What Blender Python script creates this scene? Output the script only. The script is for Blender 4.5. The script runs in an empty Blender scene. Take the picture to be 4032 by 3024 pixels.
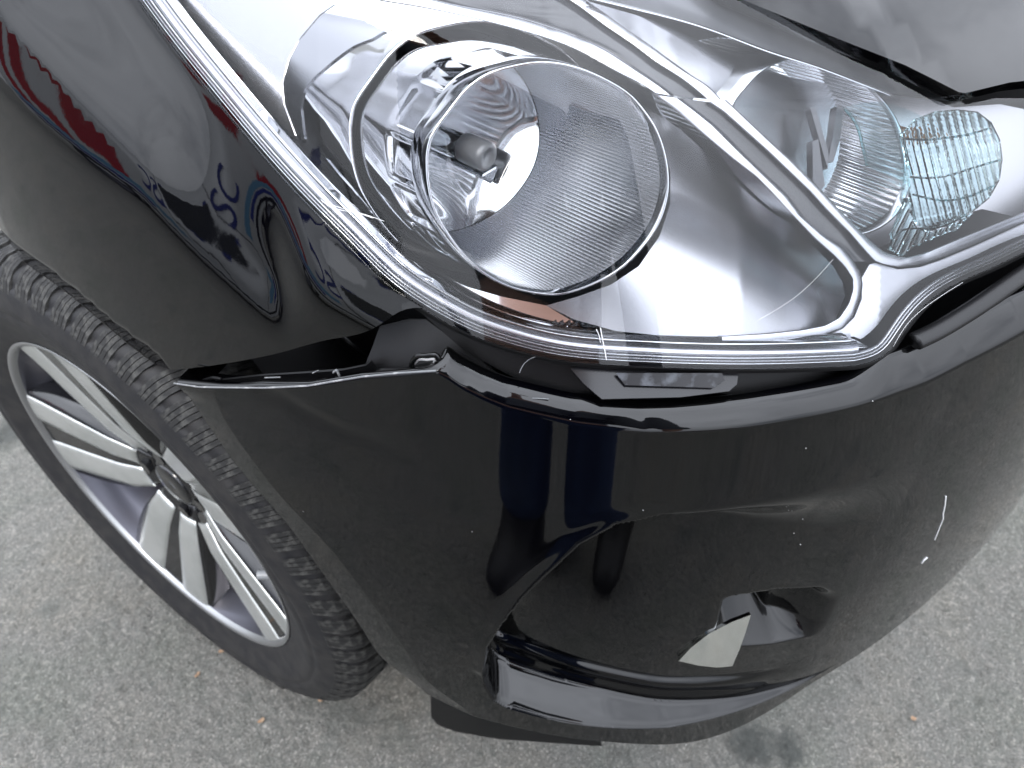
import bpy, bmesh, math, random
import numpy as np
from mathutils import Vector, Matrix
from mathutils.geometry import delaunay_2d_cdt
random.seed(7); RNG = np.random.default_rng(7)
S = bpy.context.scene
COL = S.collection
rad = math.radians

# ------------------------------------------------------------------ camera
CAM = np.array([-0.986, 0.142, 1.025]); YAW, PIT = rad(49.9), rad(44.7)
FPX = 3200 / 4032 * 2212
cf = np.array([math.sin(YAW) * math.cos(PIT), math.cos(YAW) * math.cos(PIT), -math.sin(PIT)])
cr = np.cross(cf, [0, 0, 1]); cr /= np.linalg.norm(cr); cu = np.cross(cr, cf)
cam = bpy.data.cameras.new('camera'); camo = bpy.data.objects.new('camera', cam); COL.objects.link(camo)
camo.matrix_world = Matrix(((cr[0], cu[0], -cf[0], CAM[0]), (cr[1], cu[1], -cf[1], CAM[1]), (cr[2], cu[2], -cf[2], CAM[2]), (0, 0, 0, 1)))
cam.sensor_width = 36; cam.lens = FPX / 2212 * 36; cam.clip_start = 0.02; cam.clip_end = 800
cam.dof.use_dof = True; cam.dof.focus_distance = 0.52; cam.dof.aperture_fstop = 9.0
S.camera = camo

# ------------------------------------------------------------------ world, sun, exposure
SUN_EL, SUN_AZ = rad(48), rad(-105)          # azimuth measured from +Y towards +X
w = bpy.data.worlds.new('World'); S.world = w; w.use_nodes = True
nt = w.node_tree; nt.nodes.clear()
def N(t, tree=None, **k):
    n = (tree or nt).nodes.new(t)
    for a, b in k.items(): setattr(n, a, b)
    return n
wo = N('ShaderNodeOutputWorld'); bg = N('ShaderNodeBackground'); sky = N('ShaderNodeTexSky')
sky.sky_type = 'NISHITA'; sky.sun_disc = False; sky.sun_elevation = SUN_EL; sky.sun_rotation = SUN_AZ
tc = N('ShaderNodeTexCoord'); cl = N('ShaderNodeTexNoise'); cl.inputs['Scale'].default_value = 2.2; cl.inputs['Detail'].default_value = 6; cl.inputs['Roughness'].default_value = .55
rmp = N('ShaderNodeMapRange'); rmp.inputs[1].default_value = .28; rmp.inputs[2].default_value = .52; rmp.inputs[3].default_value = .35; rmp.inputs[4].default_value = 1
shade = N('ShaderNodeTexNoise'); shade.inputs['Scale'].default_value = 3.4; shade.inputs['Detail'].default_value = 4
cr_ = N('ShaderNodeMapRange'); cr_.inputs[1].default_value = .3; cr_.inputs[2].default_value = .7; cr_.inputs[3].default_value = 25.0; cr_.inputs[4].default_value = 31.0
tint = N('ShaderNodeMix', data_type='RGBA', blend_type='MULTIPLY'); tint.inputs['Factor'].default_value = 1
tint.inputs[6].default_value = (.91, .955, 1.05, 1)
mx = N('ShaderNodeMix', data_type='RGBA')
L = nt.links.new
L(tc.outputs['Generated'], cl.inputs['Vector']); L(tc.outputs['Generated'], shade.inputs['Vector'])
L(cl.outputs['Fac'], rmp.inputs[0]); L(shade.outputs['Fac'], cr_.inputs[0])
L(cr_.outputs[0], tint.inputs[7]); L(rmp.outputs[0], mx.inputs['Factor'])
sx = N('ShaderNodeSeparateXYZ'); L(tc.outputs['Generated'], sx.inputs[0])
ov = N('ShaderNodeMapRange'); ov.inputs[1].default_value = 0; ov.inputs[2].default_value = 1; ov.inputs[3].default_value = .48; ov.inputs[4].default_value = 1.62; L(sx.outputs['Z'], ov.inputs[0])   # overcast sky: brighter overhead
cm = N('ShaderNodeMix', data_type='RGBA', blend_type='MULTIPLY'); cm.inputs['Factor'].default_value = 1; L(tint.outputs[2], cm.inputs[6]); L(ov.outputs[0], cm.inputs[7])
L(sky.outputs[0], mx.inputs[6]); L(cm.outputs[2], mx.inputs[7]); L(mx.outputs[2], bg.inputs['Color'])
bg.inputs['Strength'].default_value = 0.1
L(bg.outputs[0], wo.inputs['Surface'])
sl = bpy.data.lights.new('sun', 'SUN'); sl.energy = 1.2; sl.angle = rad(14); sl.color = (1, .95, .88)
so = bpy.data.objects.new('sun', sl); COL.objects.link(so)
sd = Vector((math.sin(SUN_AZ) * math.cos(SUN_EL), math.cos(SUN_AZ) * math.cos(SUN_EL), math.sin(SUN_EL)))
so.rotation_euler = sd.to_track_quat('Z', 'Y').to_euler()
S.view_settings.view_transform = 'Standard'; S.view_settings.look = 'None'; S.view_settings.exposure = 0.34; S.view_settings.gamma = 1
S.render.engine = 'CYCLES'; S.cycles.use_denoising = True; S.cycles.denoising_input_passes = 'RGB_ALBEDO'
S.cycles.max_bounces = 14; S.cycles.glossy_bounces = 8; S.cycles.transparent_max_bounces = 16; S.cycles.transmission_bounces = 8
S.cycles.sample_clamp_indirect = 6; S.cycles.caustics_reflective = False; S.cycles.blur_glossy = 0.3

# ------------------------------------------------------------------ materials
def mat(name, base=(.5, .5, .5), rough=.5, metal=0, ior=1.5, spec=None, noise=None, bump=None, colvar=None, coat=0, trans=0, emis=None):
    m = bpy.data.materials.new(name); m.use_nodes = True; t = m.node_tree; b = t.nodes['Principled BSDF']
    b.inputs['Base Color'].default_value = (*base, 1); b.inputs['Roughness'].default_value = rough
    b.inputs['Metallic'].default_value = metal; b.inputs['IOR'].default_value = ior
    b.inputs['Transmission Weight'].default_value = trans; b.inputs['Coat Weight'].default_value = coat; b.inputs['Coat Roughness'].default_value = .03
    if spec is not None: b.inputs['Specular IOR Level'].default_value = spec
    c = t.nodes.new('ShaderNodeTexCoord')
    if bump:
        sc, st = bump[:2]
        n = t.nodes.new('ShaderNodeTexNoise'); n.inputs['Scale'].default_value = sc; n.inputs['Detail'].default_value = 4
        bp = t.nodes.new('ShaderNodeBump'); bp.inputs['Strength'].default_value = st; bp.inputs['Distance'].default_value = bump[2] if len(bump) > 2 else .001
        t.links.new(c.outputs['Object'], n.inputs['Vector']); t.links.new(n.outputs['Fac'], bp.inputs['Height']); t.links.new(bp.outputs[0], b.inputs['Normal'])
    if colvar:
        sc, c2 = colvar[:2]; lo, hi = colvar[2:] if len(colvar) > 2 else (.4, .65)
        n = t.nodes.new('ShaderNodeTexNoise'); n.inputs['Scale'].default_value = sc; n.inputs['Detail'].default_value = 6
        r = t.nodes.new('ShaderNodeMapRange'); r.inputs[1].default_value = lo; r.inputs[2].default_value = hi
        x = t.nodes.new('ShaderNodeMix'); x.data_type = 'RGBA'; x.inputs[6].default_value = (*base, 1); x.inputs[7].default_value = (*c2, 1)
        t.links.new(c.outputs['Object'], n.inputs['Vector']); t.links.new(n.outputs['Fac'], r.inputs[0]); t.links.new(r.outputs[0], x.inputs['Factor']); t.links.new(x.outputs[2], b.inputs['Base Color'])
    if noise:
        sc, r0, r1 = noise
        n = t.nodes.new('ShaderNodeTexNoise'); n.inputs['Scale'].default_value = sc; n.inputs['Detail'].default_value = 5
        r = t.nodes.new('ShaderNodeMapRange'); r.inputs[1].default_value = .35; r.inputs[2].default_value = .7; r.inputs[3].default_value = r0; r.inputs[4].default_value = r1
        t.links.new(c.outputs['Object'], n.inputs['Vector']); t.links.new(n.outputs['Fac'], r.inputs[0]); t.links.new(r.outputs[0], b.inputs['Roughness'])
    return m
PAINT = mat('black_paint', (.0006, .0006, .0012), .02, ior=1.45, bump=(420, .006, .001), colvar=(14, (.0016, .0016, .0016)), noise=(30, .02, .038))
PLASTIC = mat('black_plastic', (.003, .003, .0035), .42, spec=.22, bump=(300, .1, .0006))
GROOVE = mat('groove_black', (.003, .003, .0035), .6)
RUBBER = mat('black_rubber', (.005, .005, .0055), .38, spec=.35)
DARKBAND = mat('dark_trim', (.035, .036, .042), .16, ior=1.6)
CHROME = mat('chrome', (.50, .51, .53), .04, metal=1)
CHROME2 = mat('chrome_soft', (.62, .63, .65), .06, metal=1)
FLUTE = mat('fluted_mirror', (.84, .85, .87), .20, metal=1)
SATIN = mat('satin_silver', (.40, .405, .43), .25, metal=1, bump=(700, .06, .0003))
SILVER = mat('silver_trim', (.46, .47, .49), .22, metal=1)
WHITEP = mat('pale_trim', (.42, .43, .46), .20, metal=.95)
PALE = mat('pale_satin_panel', (.52, .53, .57), .42, metal=.8)
TYRE = mat('tyre_rubber', (.010, .010, .0115), .6, spec=.35, bump=(220, .4, .0006), colvar=(60, (.019, .018, .018)))
TREAD = mat('tread_rubber', (.014, .014, .014), .7, spec=.35, bump=(500, .5, .0006), colvar=(140, (.060, .059, .055), .48, .72))
RIMBLACK = mat('gloss_black_alloy', (.006, .006, .007), .08, ior=1.6)
MACHINED = mat('machined_alloy', (.66, .675, .66), .30, metal=.8, colvar=(25, (.55, .57, .555)))
RIMGREY = mat('silver_alloy', (.11, .11, .13), .28, metal=.75)
RUST = mat('rusty_disc', (.10, .042, .028), .6, colvar=(90, (.16, .09, .06)))
SCRATCH = mat('bare_plastic_scratch', (.75, .75, .74), .6)
BULBM = mat('bulb_cap_grey', (.22, .225, .23), .42, metal=.4)
BOWL = mat('mirror_bowl', (.84, .85, .86), .05, metal=1)
DRL = mat('bright_chrome', (.86, .88, .85), .10, metal=1)
GREYB = mat('grey_bezel', (.085, .088, .096), .28, metal=.5)
GREYPL = mat('grey_plastic', (.22, .23, .24), .4)
FABRIC = mat('denim', (.018, .035, .095), .9, colvar=(40, (.03, .055, .14)))
def clear_mat(name, tint, refl=1.5, rough=0.0, bump=None):
    m = bpy.data.materials.new(name); m.use_nodes = True; t = m.node_tree; t.nodes.clear()
    o = t.nodes.new('ShaderNodeOutputMaterial'); x = t.nodes.new('ShaderNodeMixShader'); tr = t.nodes.new('ShaderNodeBsdfTransparent'); g = t.nodes.new('ShaderNodeBsdfGlossy')
    f = t.nodes.new('ShaderNodeFresnel'); f.inputs['IOR'].default_value = refl; tr.inputs['Color'].default_value = (*tint, 1); g.inputs['Roughness'].default_value = rough
    t.links.new(f.outputs[0], x.inputs[0]); t.links.new(tr.outputs[0], x.inputs[1]); t.links.new(g.outputs[0], x.inputs[2]); t.links.new(x.outputs[0], o.inputs[0])
    if bump:
        c = t.nodes.new('ShaderNodeTexCoord'); n = t.nodes.new('ShaderNodeTexNoise'); n.inputs['Scale'].default_value = bump[0]; bp = t.nodes.new('ShaderNodeBump'); bp.inputs['Strength'].default_value = bump[1]; bp.inputs['Distance'].default_value = .001
        t.links.new(c.outputs['Object'], n.inputs['Vector']); t.links.new(n.outputs['Fac'], bp.inputs['Height']); t.links.new(bp.outputs[0], g.inputs['Normal']); t.links.new(bp.outputs[0], f.inputs['Normal'])
    return m
LENS = clear_mat('clear_polycarbonate', (.95, .955, .96), 1.45)
TEAL = clear_mat('teal_clear_glass', (.72, .86, .88), 1.5)
TEALD = clear_mat('teal_glass_edge', (.66, .84, .86), 1.5)
RIBG = mat('teal_ribbed_glass', (.70, .90, .93), .02, ior=1.42, trans=1)

# ------------------------------------------------------------------ object helpers
def link(name, me, m=None, parent=None, label=None):
    o = bpy.data.objects.new(name, me); COL.objects.link(o)
    if m is not None:
        for k in (m if isinstance(m, (list, tuple)) else [m]): me.materials.append(k)
    if parent is not None: o.parent = parent
    if label: o['label'] = label
    return o
def thing(name, label, cat, loc=(0, 0, 0), group=None):
    o = bpy.data.objects.new(name, None); COL.objects.link(o); o.location = loc; o.empty_display_size = .1
    o['label'] = label; o['category'] = cat
    if group: o['group'] = group
    return o
def part(name, parent, label=None):
    o = bpy.data.objects.new(name, None); COL.objects.link(o); o.parent = parent
    if label: o['label'] = label
    return o
def pymesh(name, V, Fs, smooth=True):
    me = bpy.data.meshes.new(name); me.from_pydata([tuple(map(float, v)) for v in V], [], Fs); 
    if smooth: me.polygons.foreach_set('use_smooth', [True] * len(me.polygons))
    me.update(); return me
def gridmesh(name, P, closed_u=False, closed_v=False, smooth=True, flip=False):
    """P: (nu,nv,3)"""
    nu, nv = P.shape[:2]; idx = np.arange(nu * nv).reshape(nu, nv)
    a = idx if not closed_u else np.vstack([idx, idx[:1]])
    if closed_v: a = np.hstack([a, a[:, :1]])
    q = np.stack([a[:-1, :-1], a[1:, :-1], a[1:, 1:], a[:-1, 1:]], -1).reshape(-1, 4)
    if flip: q = q[:, ::-1]
    me = bpy.data.meshes.new(name); me.vertices.add(nu * nv); me.vertices.foreach_set('co', P.reshape(-1).astype(np.float32))
    n = len(q); me.loops.add(n * 4); me.polygons.add(n)
    me.loops.foreach_set('vertex_index', q.reshape(-1).astype(np.int32)); me.polygons.foreach_set('loop_start', np.arange(0, n * 4, 4, dtype=np.int32))
    me.polygons.foreach_set('loop_total', np.full(n, 4, dtype=np.int32))
    me.polygons.foreach_set('use_smooth', np.full(n, smooth)); me.update(calc_edges=True); me.validate(); return me

# ------------------------------------------------------------------ body shell (star-shaped plan about a centre, inset by height)
def spl(x, y):
    x = np.asarray(x, float); y = np.asarray(y, float); n = len(x); h = np.diff(x); A = np.zeros((n, n)); b = np.zeros(n); A[0, 0] = A[-1, -1] = 1
    for i in range(1, n - 1):
        A[i, i - 1] = h[i - 1]; A[i, i] = 2 * (h[i - 1] + h[i]); A[i, i + 1] = h[i]; b[i] = 3 * ((y[i + 1] - y[i]) / h[i] - (y[i] - y[i - 1]) / h[i - 1])
    c = np.linalg.solve(A, b)
    def f(t):
        t = np.asarray(t, float); i = np.clip(np.searchsorted(x, t) - 1, 0, n - 2); d = t - x[i]
        bb = (y[i + 1] - y[i]) / h[i] - h[i] * (2 * c[i] + c[i + 1]) / 3; dd = (c[i + 1] - c[i]) / (3 * h[i])
        return y[i] + bb * d + c[i] * d * d + dd * d ** 3
    return f
XC, YC = .30, .80
plan = np.array([(-.79, .38), (-.72, .245), (-.62, .145), (-.5, .08), (-.3, .022), (0, 0), (.3, .022), (.5, .08), (.62, .145), (.72, .245), (.79, .38), (.835, .55), (.855, .78), (.858, 1.2), (.85, 1.7)])
_R0 = spl(np.arctan2(plan[:, 0] - XC, YC - plan[:, 1]), np.hypot(plan[:, 0] - XC, YC - plan[:, 1]))
def R0(T): return _R0(T) - .062 * (1 - .65 * np.clip((np.degrees(np.abs(T)) - 20) / 70, 0, 1))
def sst(x, a, b):
    t = np.clip((x - a) / (b - a), 0, 1); return t * t * (3 - 2 * t)
def sint(t, xs, ys, w):
    """table lookup with rounded corners"""
    t = np.asarray(t, float); return sum(g * np.interp(t + o * w, xs, ys) for o, g in ((-1, .1), (-.66, .15), (-.33, .17), (0, .16), (.33, .17), (.66, .15), (1, .1)))
def softp(x, k): return k * np.logaddexp(0, x / k)
def P3(T, r, z):
    return np.stack([-(XC + r * np.sin(T)), YC - r * np.cos(T), z + 0 * r], -1)
def polar(P):
    X = -P[..., 0]; return np.arctan2(X - XC, YC - P[..., 1]), np.hypot(X - XC, YC - P[..., 1])
dg = np.degrees
_bz = spl([.15, .19, .22, .27, .32, .40, .48, .55, .60, .64, .70], [-.034, -.034, -.0338, -.0332, -.033, -.0322, -.027, -.019, -.012, -.006, 0])
def bump_in(T, z): return _bz(np.clip(z, .15, .70)) * sint(np.degrees(T), [4, 22, 36], [.15, .5, 1.0], 5)
ZC_T = np.array([40, 49, 53, 55.5, 58.7, 60, 62, 63.6, 66, 67.5, 72, 76, 80, 88, 120, 150.]); ZC_Z = np.array([.745, .740, .730, .706, .678, .688, .703, .714, .734, .748, .763, .780, .800, .83, .90, .92])
_ct = np.linspace(30, 160, 1600); _cz = np.interp(_ct, ZC_T, ZC_Z); _ck = np.exp(-np.linspace(-2.5, 2.5, 61) ** 2); _cz = np.convolve(np.pad(_cz, 30, mode='edge'), _ck / _ck.sum(), mode='valid')
def zcr(T): return np.interp(dg(T), _ct, _cz)
def wing_in(T, z):
    d = z - zcr(T)
    return .002 + .38 * softp(d, .005) * (1 - .75 * sst(59 - dg(T), 0, 5)) + .9 * softp(z - .90, .02) + .06 * (z - .62)
LT = np.array([-60, 5, 12, 17.2, 20.3, 27.8, 32.2, 34.3, 38.1, 43.3, 47.6, 60, 80.]); LZ = np.array([.79, .795, .80, .806, .814, .820, .825, .826, .830, .842, .855, .88, .91])
def lens_in(T, z):
    t = dg(T); k = np.interp(t, [10, 40, 55, 75], [.80, .72, .5, .45]); b = np.interp(t, [35, 50], [.012, .004])
    zc = np.interp(t, LT, LZ)
    return b + k * (z - .70) + np.interp(t, [10, 45, 60], [1.1, 1.0, .4]) * softp(z - zc, .004)
def hood_in(T, z): return lens_in(T, z) - .012 + 1.2 * softp(z - .86, .02)

def rays(p):
    p = np.atleast_2d(np.asarray(p, float)); d = cf + (p[:, :1] - 1106) / FPX * cr - (p[:, 1:2] - 829.5) / FPX * cu
    return d / np.linalg.norm(d, axis=1)[:, None]
def hit(p, fin, extra=0.0, t0=.25, t1=1.5, nst=220):
    """photo points (2212 wide) -> 3-D points on the shell r = R0 - fin - extra"""
    d = rays(p); n = len(d); ex = np.broadcast_to(np.asarray(extra, float), (n,))
    ts = np.linspace(t0, t1, nst)
    def g(t):
        P = CAM + t[..., None] * (d if t.ndim == 1 else d[:, None]); T, r = polar(P)
        e = ex if t.ndim == 1 else ex[:, None]
        return r - (R0(T) - fin(T, P[..., 2]) - e)
    G = g(np.broadcast_to(ts, (n, nst))); s = (G[:, :-1] > 0) & (G[:, 1:] <= 0); i = np.argmax(s, 1)
    none = ~s.any(1)
    if none.any():
        i[none] = np.argmin(np.abs(G[none]), 1).clip(0, nst - 2)
    lo = ts[i].copy(); hi = ts[i + 1].copy()
    for _ in range(26):
        m = .5 * (lo + hi); gg = g(m); up = gg > 0; lo = np.where(up, m, lo); hi = np.where(up, hi, m)
    return CAM + (.5 * (lo + hi))[:, None] * d
def tz(p, fin, extra=0.0):
    P = hit(p, fin, extra); T, r = polar(P); return T, P[:, 2]
def proj(P):
    q = np.asarray(P) - CAM; zz = q @ cf; return np.stack([1106 + FPX * (q @ cr) / zz, 829.5 - FPX * (q @ cu) / zz], -1)

def resample(p, n, smooth=True):
    p = np.asarray(p, float); L_ = np.r_[0, np.cumsum(np.linalg.norm(np.diff(p, axis=0), axis=1))]; t = np.linspace(0, L_[-1], n)
    if smooth and len(p) > 2:
        # monotone-ish catmull: spline per coordinate with chord-length parameter
        return np.stack([spl(L_, p[:, k])(t) for k in range(p.shape[1])], 1)
    return np.stack([np.interp(t, L_, p[:, k]) for k in range(p.shape[1])], 1)
def inside(q, poly):
    x, y = q[:, 0], q[:, 1]; c = np.zeros(len(q), bool); a = poly; b = np.roll(poly, -1, 0)
    for (x0, y0), (x1, y1) in zip(a, b):
        if y0 == y1: continue
        c ^= ((y0 > y) != (y1 > y)) & (x < (x1 - x0) * (y - y0) / (y1 - y0) + x0)
    return c
def dpoly(q, pl, closed=False):
    a = pl[:-1] if not closed else pl; b = pl[1:] if not closed else np.roll(pl, -1, 0); out = np.full(len(q), 1e9)
    for p0, p1 in zip(a, b):
        d = p1 - p0; t = np.clip(((q - p0) @ d) / max(d @ d, 1e-18), 0, 1); out = np.minimum(out, np.linalg.norm(q - p0 - t[:, None] * d, axis=1))
    return out
def cdt(poly, step):
    poly = np.asarray(poly, float); mn, mx_ = poly.min(0), poly.max(0)
    gx, gy = np.meshgrid(np.arange(mn[0], mx_[0], step), np.arange(mn[1], mx_[1], step)); gx = gx + (np.arange(gx.shape[0]) % 2)[:, None] * step * .5
    q = np.stack([gx.ravel(), gy.ravel()], 1); q = q[inside(q, poly)]
    if len(q): q = q[dpoly(q, poly, True) > step * .45]
    n = len(poly); V = [Vector(p) for p in poly] + [Vector(p) for p in q]
    r = delaunay_2d_cdt(V, [], [list(range(n))], 1, 1e-9)
    return np.array([tuple(v) for v in r[0]]), [tuple(f) for f in r[2]]
def roundpoly(p, per=10):
    """resample a closed outline to even spacing, straight segments kept"""
    p = np.asarray(p, float); out = []
    for a, b in zip(p, np.roll(p, -1, 0)):
        k = max(1, int(np.linalg.norm(b - a) / per)); out += [a + (b - a) * i / k for i in range(k)]
    return np.array(out)
def orient(me, P):
    """make face normals look outwards (towards the air in front of the car corner)"""
    bm = bmesh.new(); bm.from_mesh(me); bmesh.ops.recalc_face_normals(bm, faces=bm.faces)
    s = sum(f.normal.dot(Vector(CAM) - f.calc_center_median()) * f.calc_area() for f in bm.faces)
    if s < 0: bmesh.ops.reverse_faces(bm, faces=bm.faces)
    bm.to_mesh(me); bm.free()
def grad_n(P, fin, e=None):
    """outward surface normal of the shell by central differences"""
    h = 2e-4; out = []
    def G(Q):
        T, r = polar(Q); ee = 0.0
        if e is not None:
            p = proj(Q); ee = e(p[:, 0], p[:, 1])
        return r - (R0(T) - fin(T, Q[:, 2]) - ee)
    for k in range(3):
        d = np.zeros(3); d[k] = h; out.append(G(P + d) - G(P - d))
    n = np.stack(out, 1); return n / np.linalg.norm(n, axis=1)[:, None]
def shellmesh(name, P, Fs, Nn, thick):
    """skin with given normals, its back and the rim wall between them"""
    P = np.asarray(P); F3 = []
    for f in Fs:
        c = P[list(f)]; fn = np.cross(c[1] - c[0], c[2] - c[0]); F3.append(tuple(f) if fn @ Nn[f[0]] > 0 else tuple(f[::-1]))
    n = len(P); V = [P]; NN = [Nn]; faces = list(F3)
    if thick:
        V.append(P - Nn * thick); NN.append(-Nn); faces += [tuple(i + n for i in f[::-1]) for f in F3]
        es = {}
        for f in F3:
            for i in range(len(f)): es[(f[i], f[(i + 1) % len(f)])] = 1
        bd = {i: j for (i, j) in es if (j, i) not in es}; ids = list(bd); mp = {v: k for k, v in enumerate(ids)}; m = len(ids)
        out = np.zeros((m, 3))
        for i, j in bd.items():
            d = P[j] - P[i]; o = np.cross(d, Nn[i]); o /= max(np.linalg.norm(o), 1e-12); out[mp[i]] += o
            if j in mp: out[mp[j]] += o
        out /= np.maximum(np.linalg.norm(out, axis=1)[:, None], 1e-9)
        V += [P[ids], P[ids] - Nn[ids] * thick]; NN += [out, out]
        faces += [(2 * n + mp[i], 2 * n + m + mp[i], 2 * n + m + mp[j], 2 * n + mp[j]) for i, j in bd.items() if j in mp]
    V = np.concatenate(V); NN = np.concatenate(NN); me = pymesh(name, V, faces); me.normals_split_custom_set_from_vertices([tuple(map(float, k)) for k in NN]); return me
def panel(name, poly, fin, extra, m, parent, step=14, thick=.0015, label=None, per=10):
    """outline taken from the photograph laid on its own real surface, with thickness"""
    V, Fs = cdt(roundpoly(poly, per), step)
    ef = extra if callable(extra) else (lambda x, y: extra + 0 * x)
    P = hit(V, fin, ef(V[:, 0], V[:, 1])); return link(name, shellmesh(name, P, Fs, grad_n(P, fin, ef), thick), m, parent, label)
def strip(name, A, B, fin, ea, eb, m, parent, n=60, bulge=.002, rows=9, wall=.006, label=None, smooth=True):
    A = resample(A, n, smooth); B = resample(B, n, smooth); rowsP = []
    vs = np.linspace(0, 1, rows)
    rowsP.append(hit(A, fin, ea + wall))
    for v in vs:
        rowsP.append(hit(A * (1 - v) + B * v, fin, ea * (1 - v) + eb * v - bulge * math.sin(math.pi * v) ** .8))
    rowsP.append(hit(B, fin, eb + wall))
    me = gridmesh(name, np.stack(rowsP, 1)); orient(me, None)
    return link(name, me, m, parent, label)
def frames(pts):
    t = np.gradient(pts, axis=0); t /= np.linalg.norm(t, axis=1)[:, None]; return t
def tube(name, pts, r, m, parent, seg=10, label=None, closed=False, squash=None):
    pts = np.asarray(pts, float); t = frames(pts); ref = np.array([0, 0, 1.]); out = []
    for p, d in zip(pts, t):
        a = np.cross(d, ref); a /= max(np.linalg.norm(a), 1e-9); b = np.cross(a, d)
        th = np.linspace(0, 2 * math.pi, seg, endpoint=False); rr = r
        out.append(p + rr * (np.cos(th)[:, None] * a + np.sin(th)[:, None] * b * (squash or 1)))
    me = gridmesh(name, np.stack(out), closed_v=True, closed_u=closed)
    bm = bmesh.new(); bm.from_mesh(me)
    if not closed: bmesh.ops.holes_fill(bm, edges=[e for e in bm.edges if e.is_boundary])
    bmesh.ops.recalc_face_normals(bm, faces=bm.faces); bm.to_mesh(me); bm.free()
    return link(name, me, m, parent, label)
def boxbm(bm, c, s, R=None, bev=0):
    g = bmesh.ops.create_cube(bm, size=1)['verts']
    for v in g:
        v.co = Vector((v.co.x * s[0], v.co.y * s[1], v.co.z * s[2]))
        if R is not None: v.co = R @ v.co
        v.co += Vector(c)
    return g
def bmobj(name, bm, m, parent=None, smooth=False, bev=0, label=None):
    if bev: bmesh.ops.bevel(bm, geom=bm.edges[:] , offset=bev, segments=2, affect='EDGES', profile=.5)
    bmesh.ops.recalc_face_normals(bm, faces=bm.faces)
    me = bpy.data.meshes.new(name); bm.to_mesh(me); bm.free()
    if smooth: me.polygons.foreach_set('use_smooth', [True] * len(me.polygons))
    return link(name, me, m, parent, label)
def fine(): pass
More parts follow.
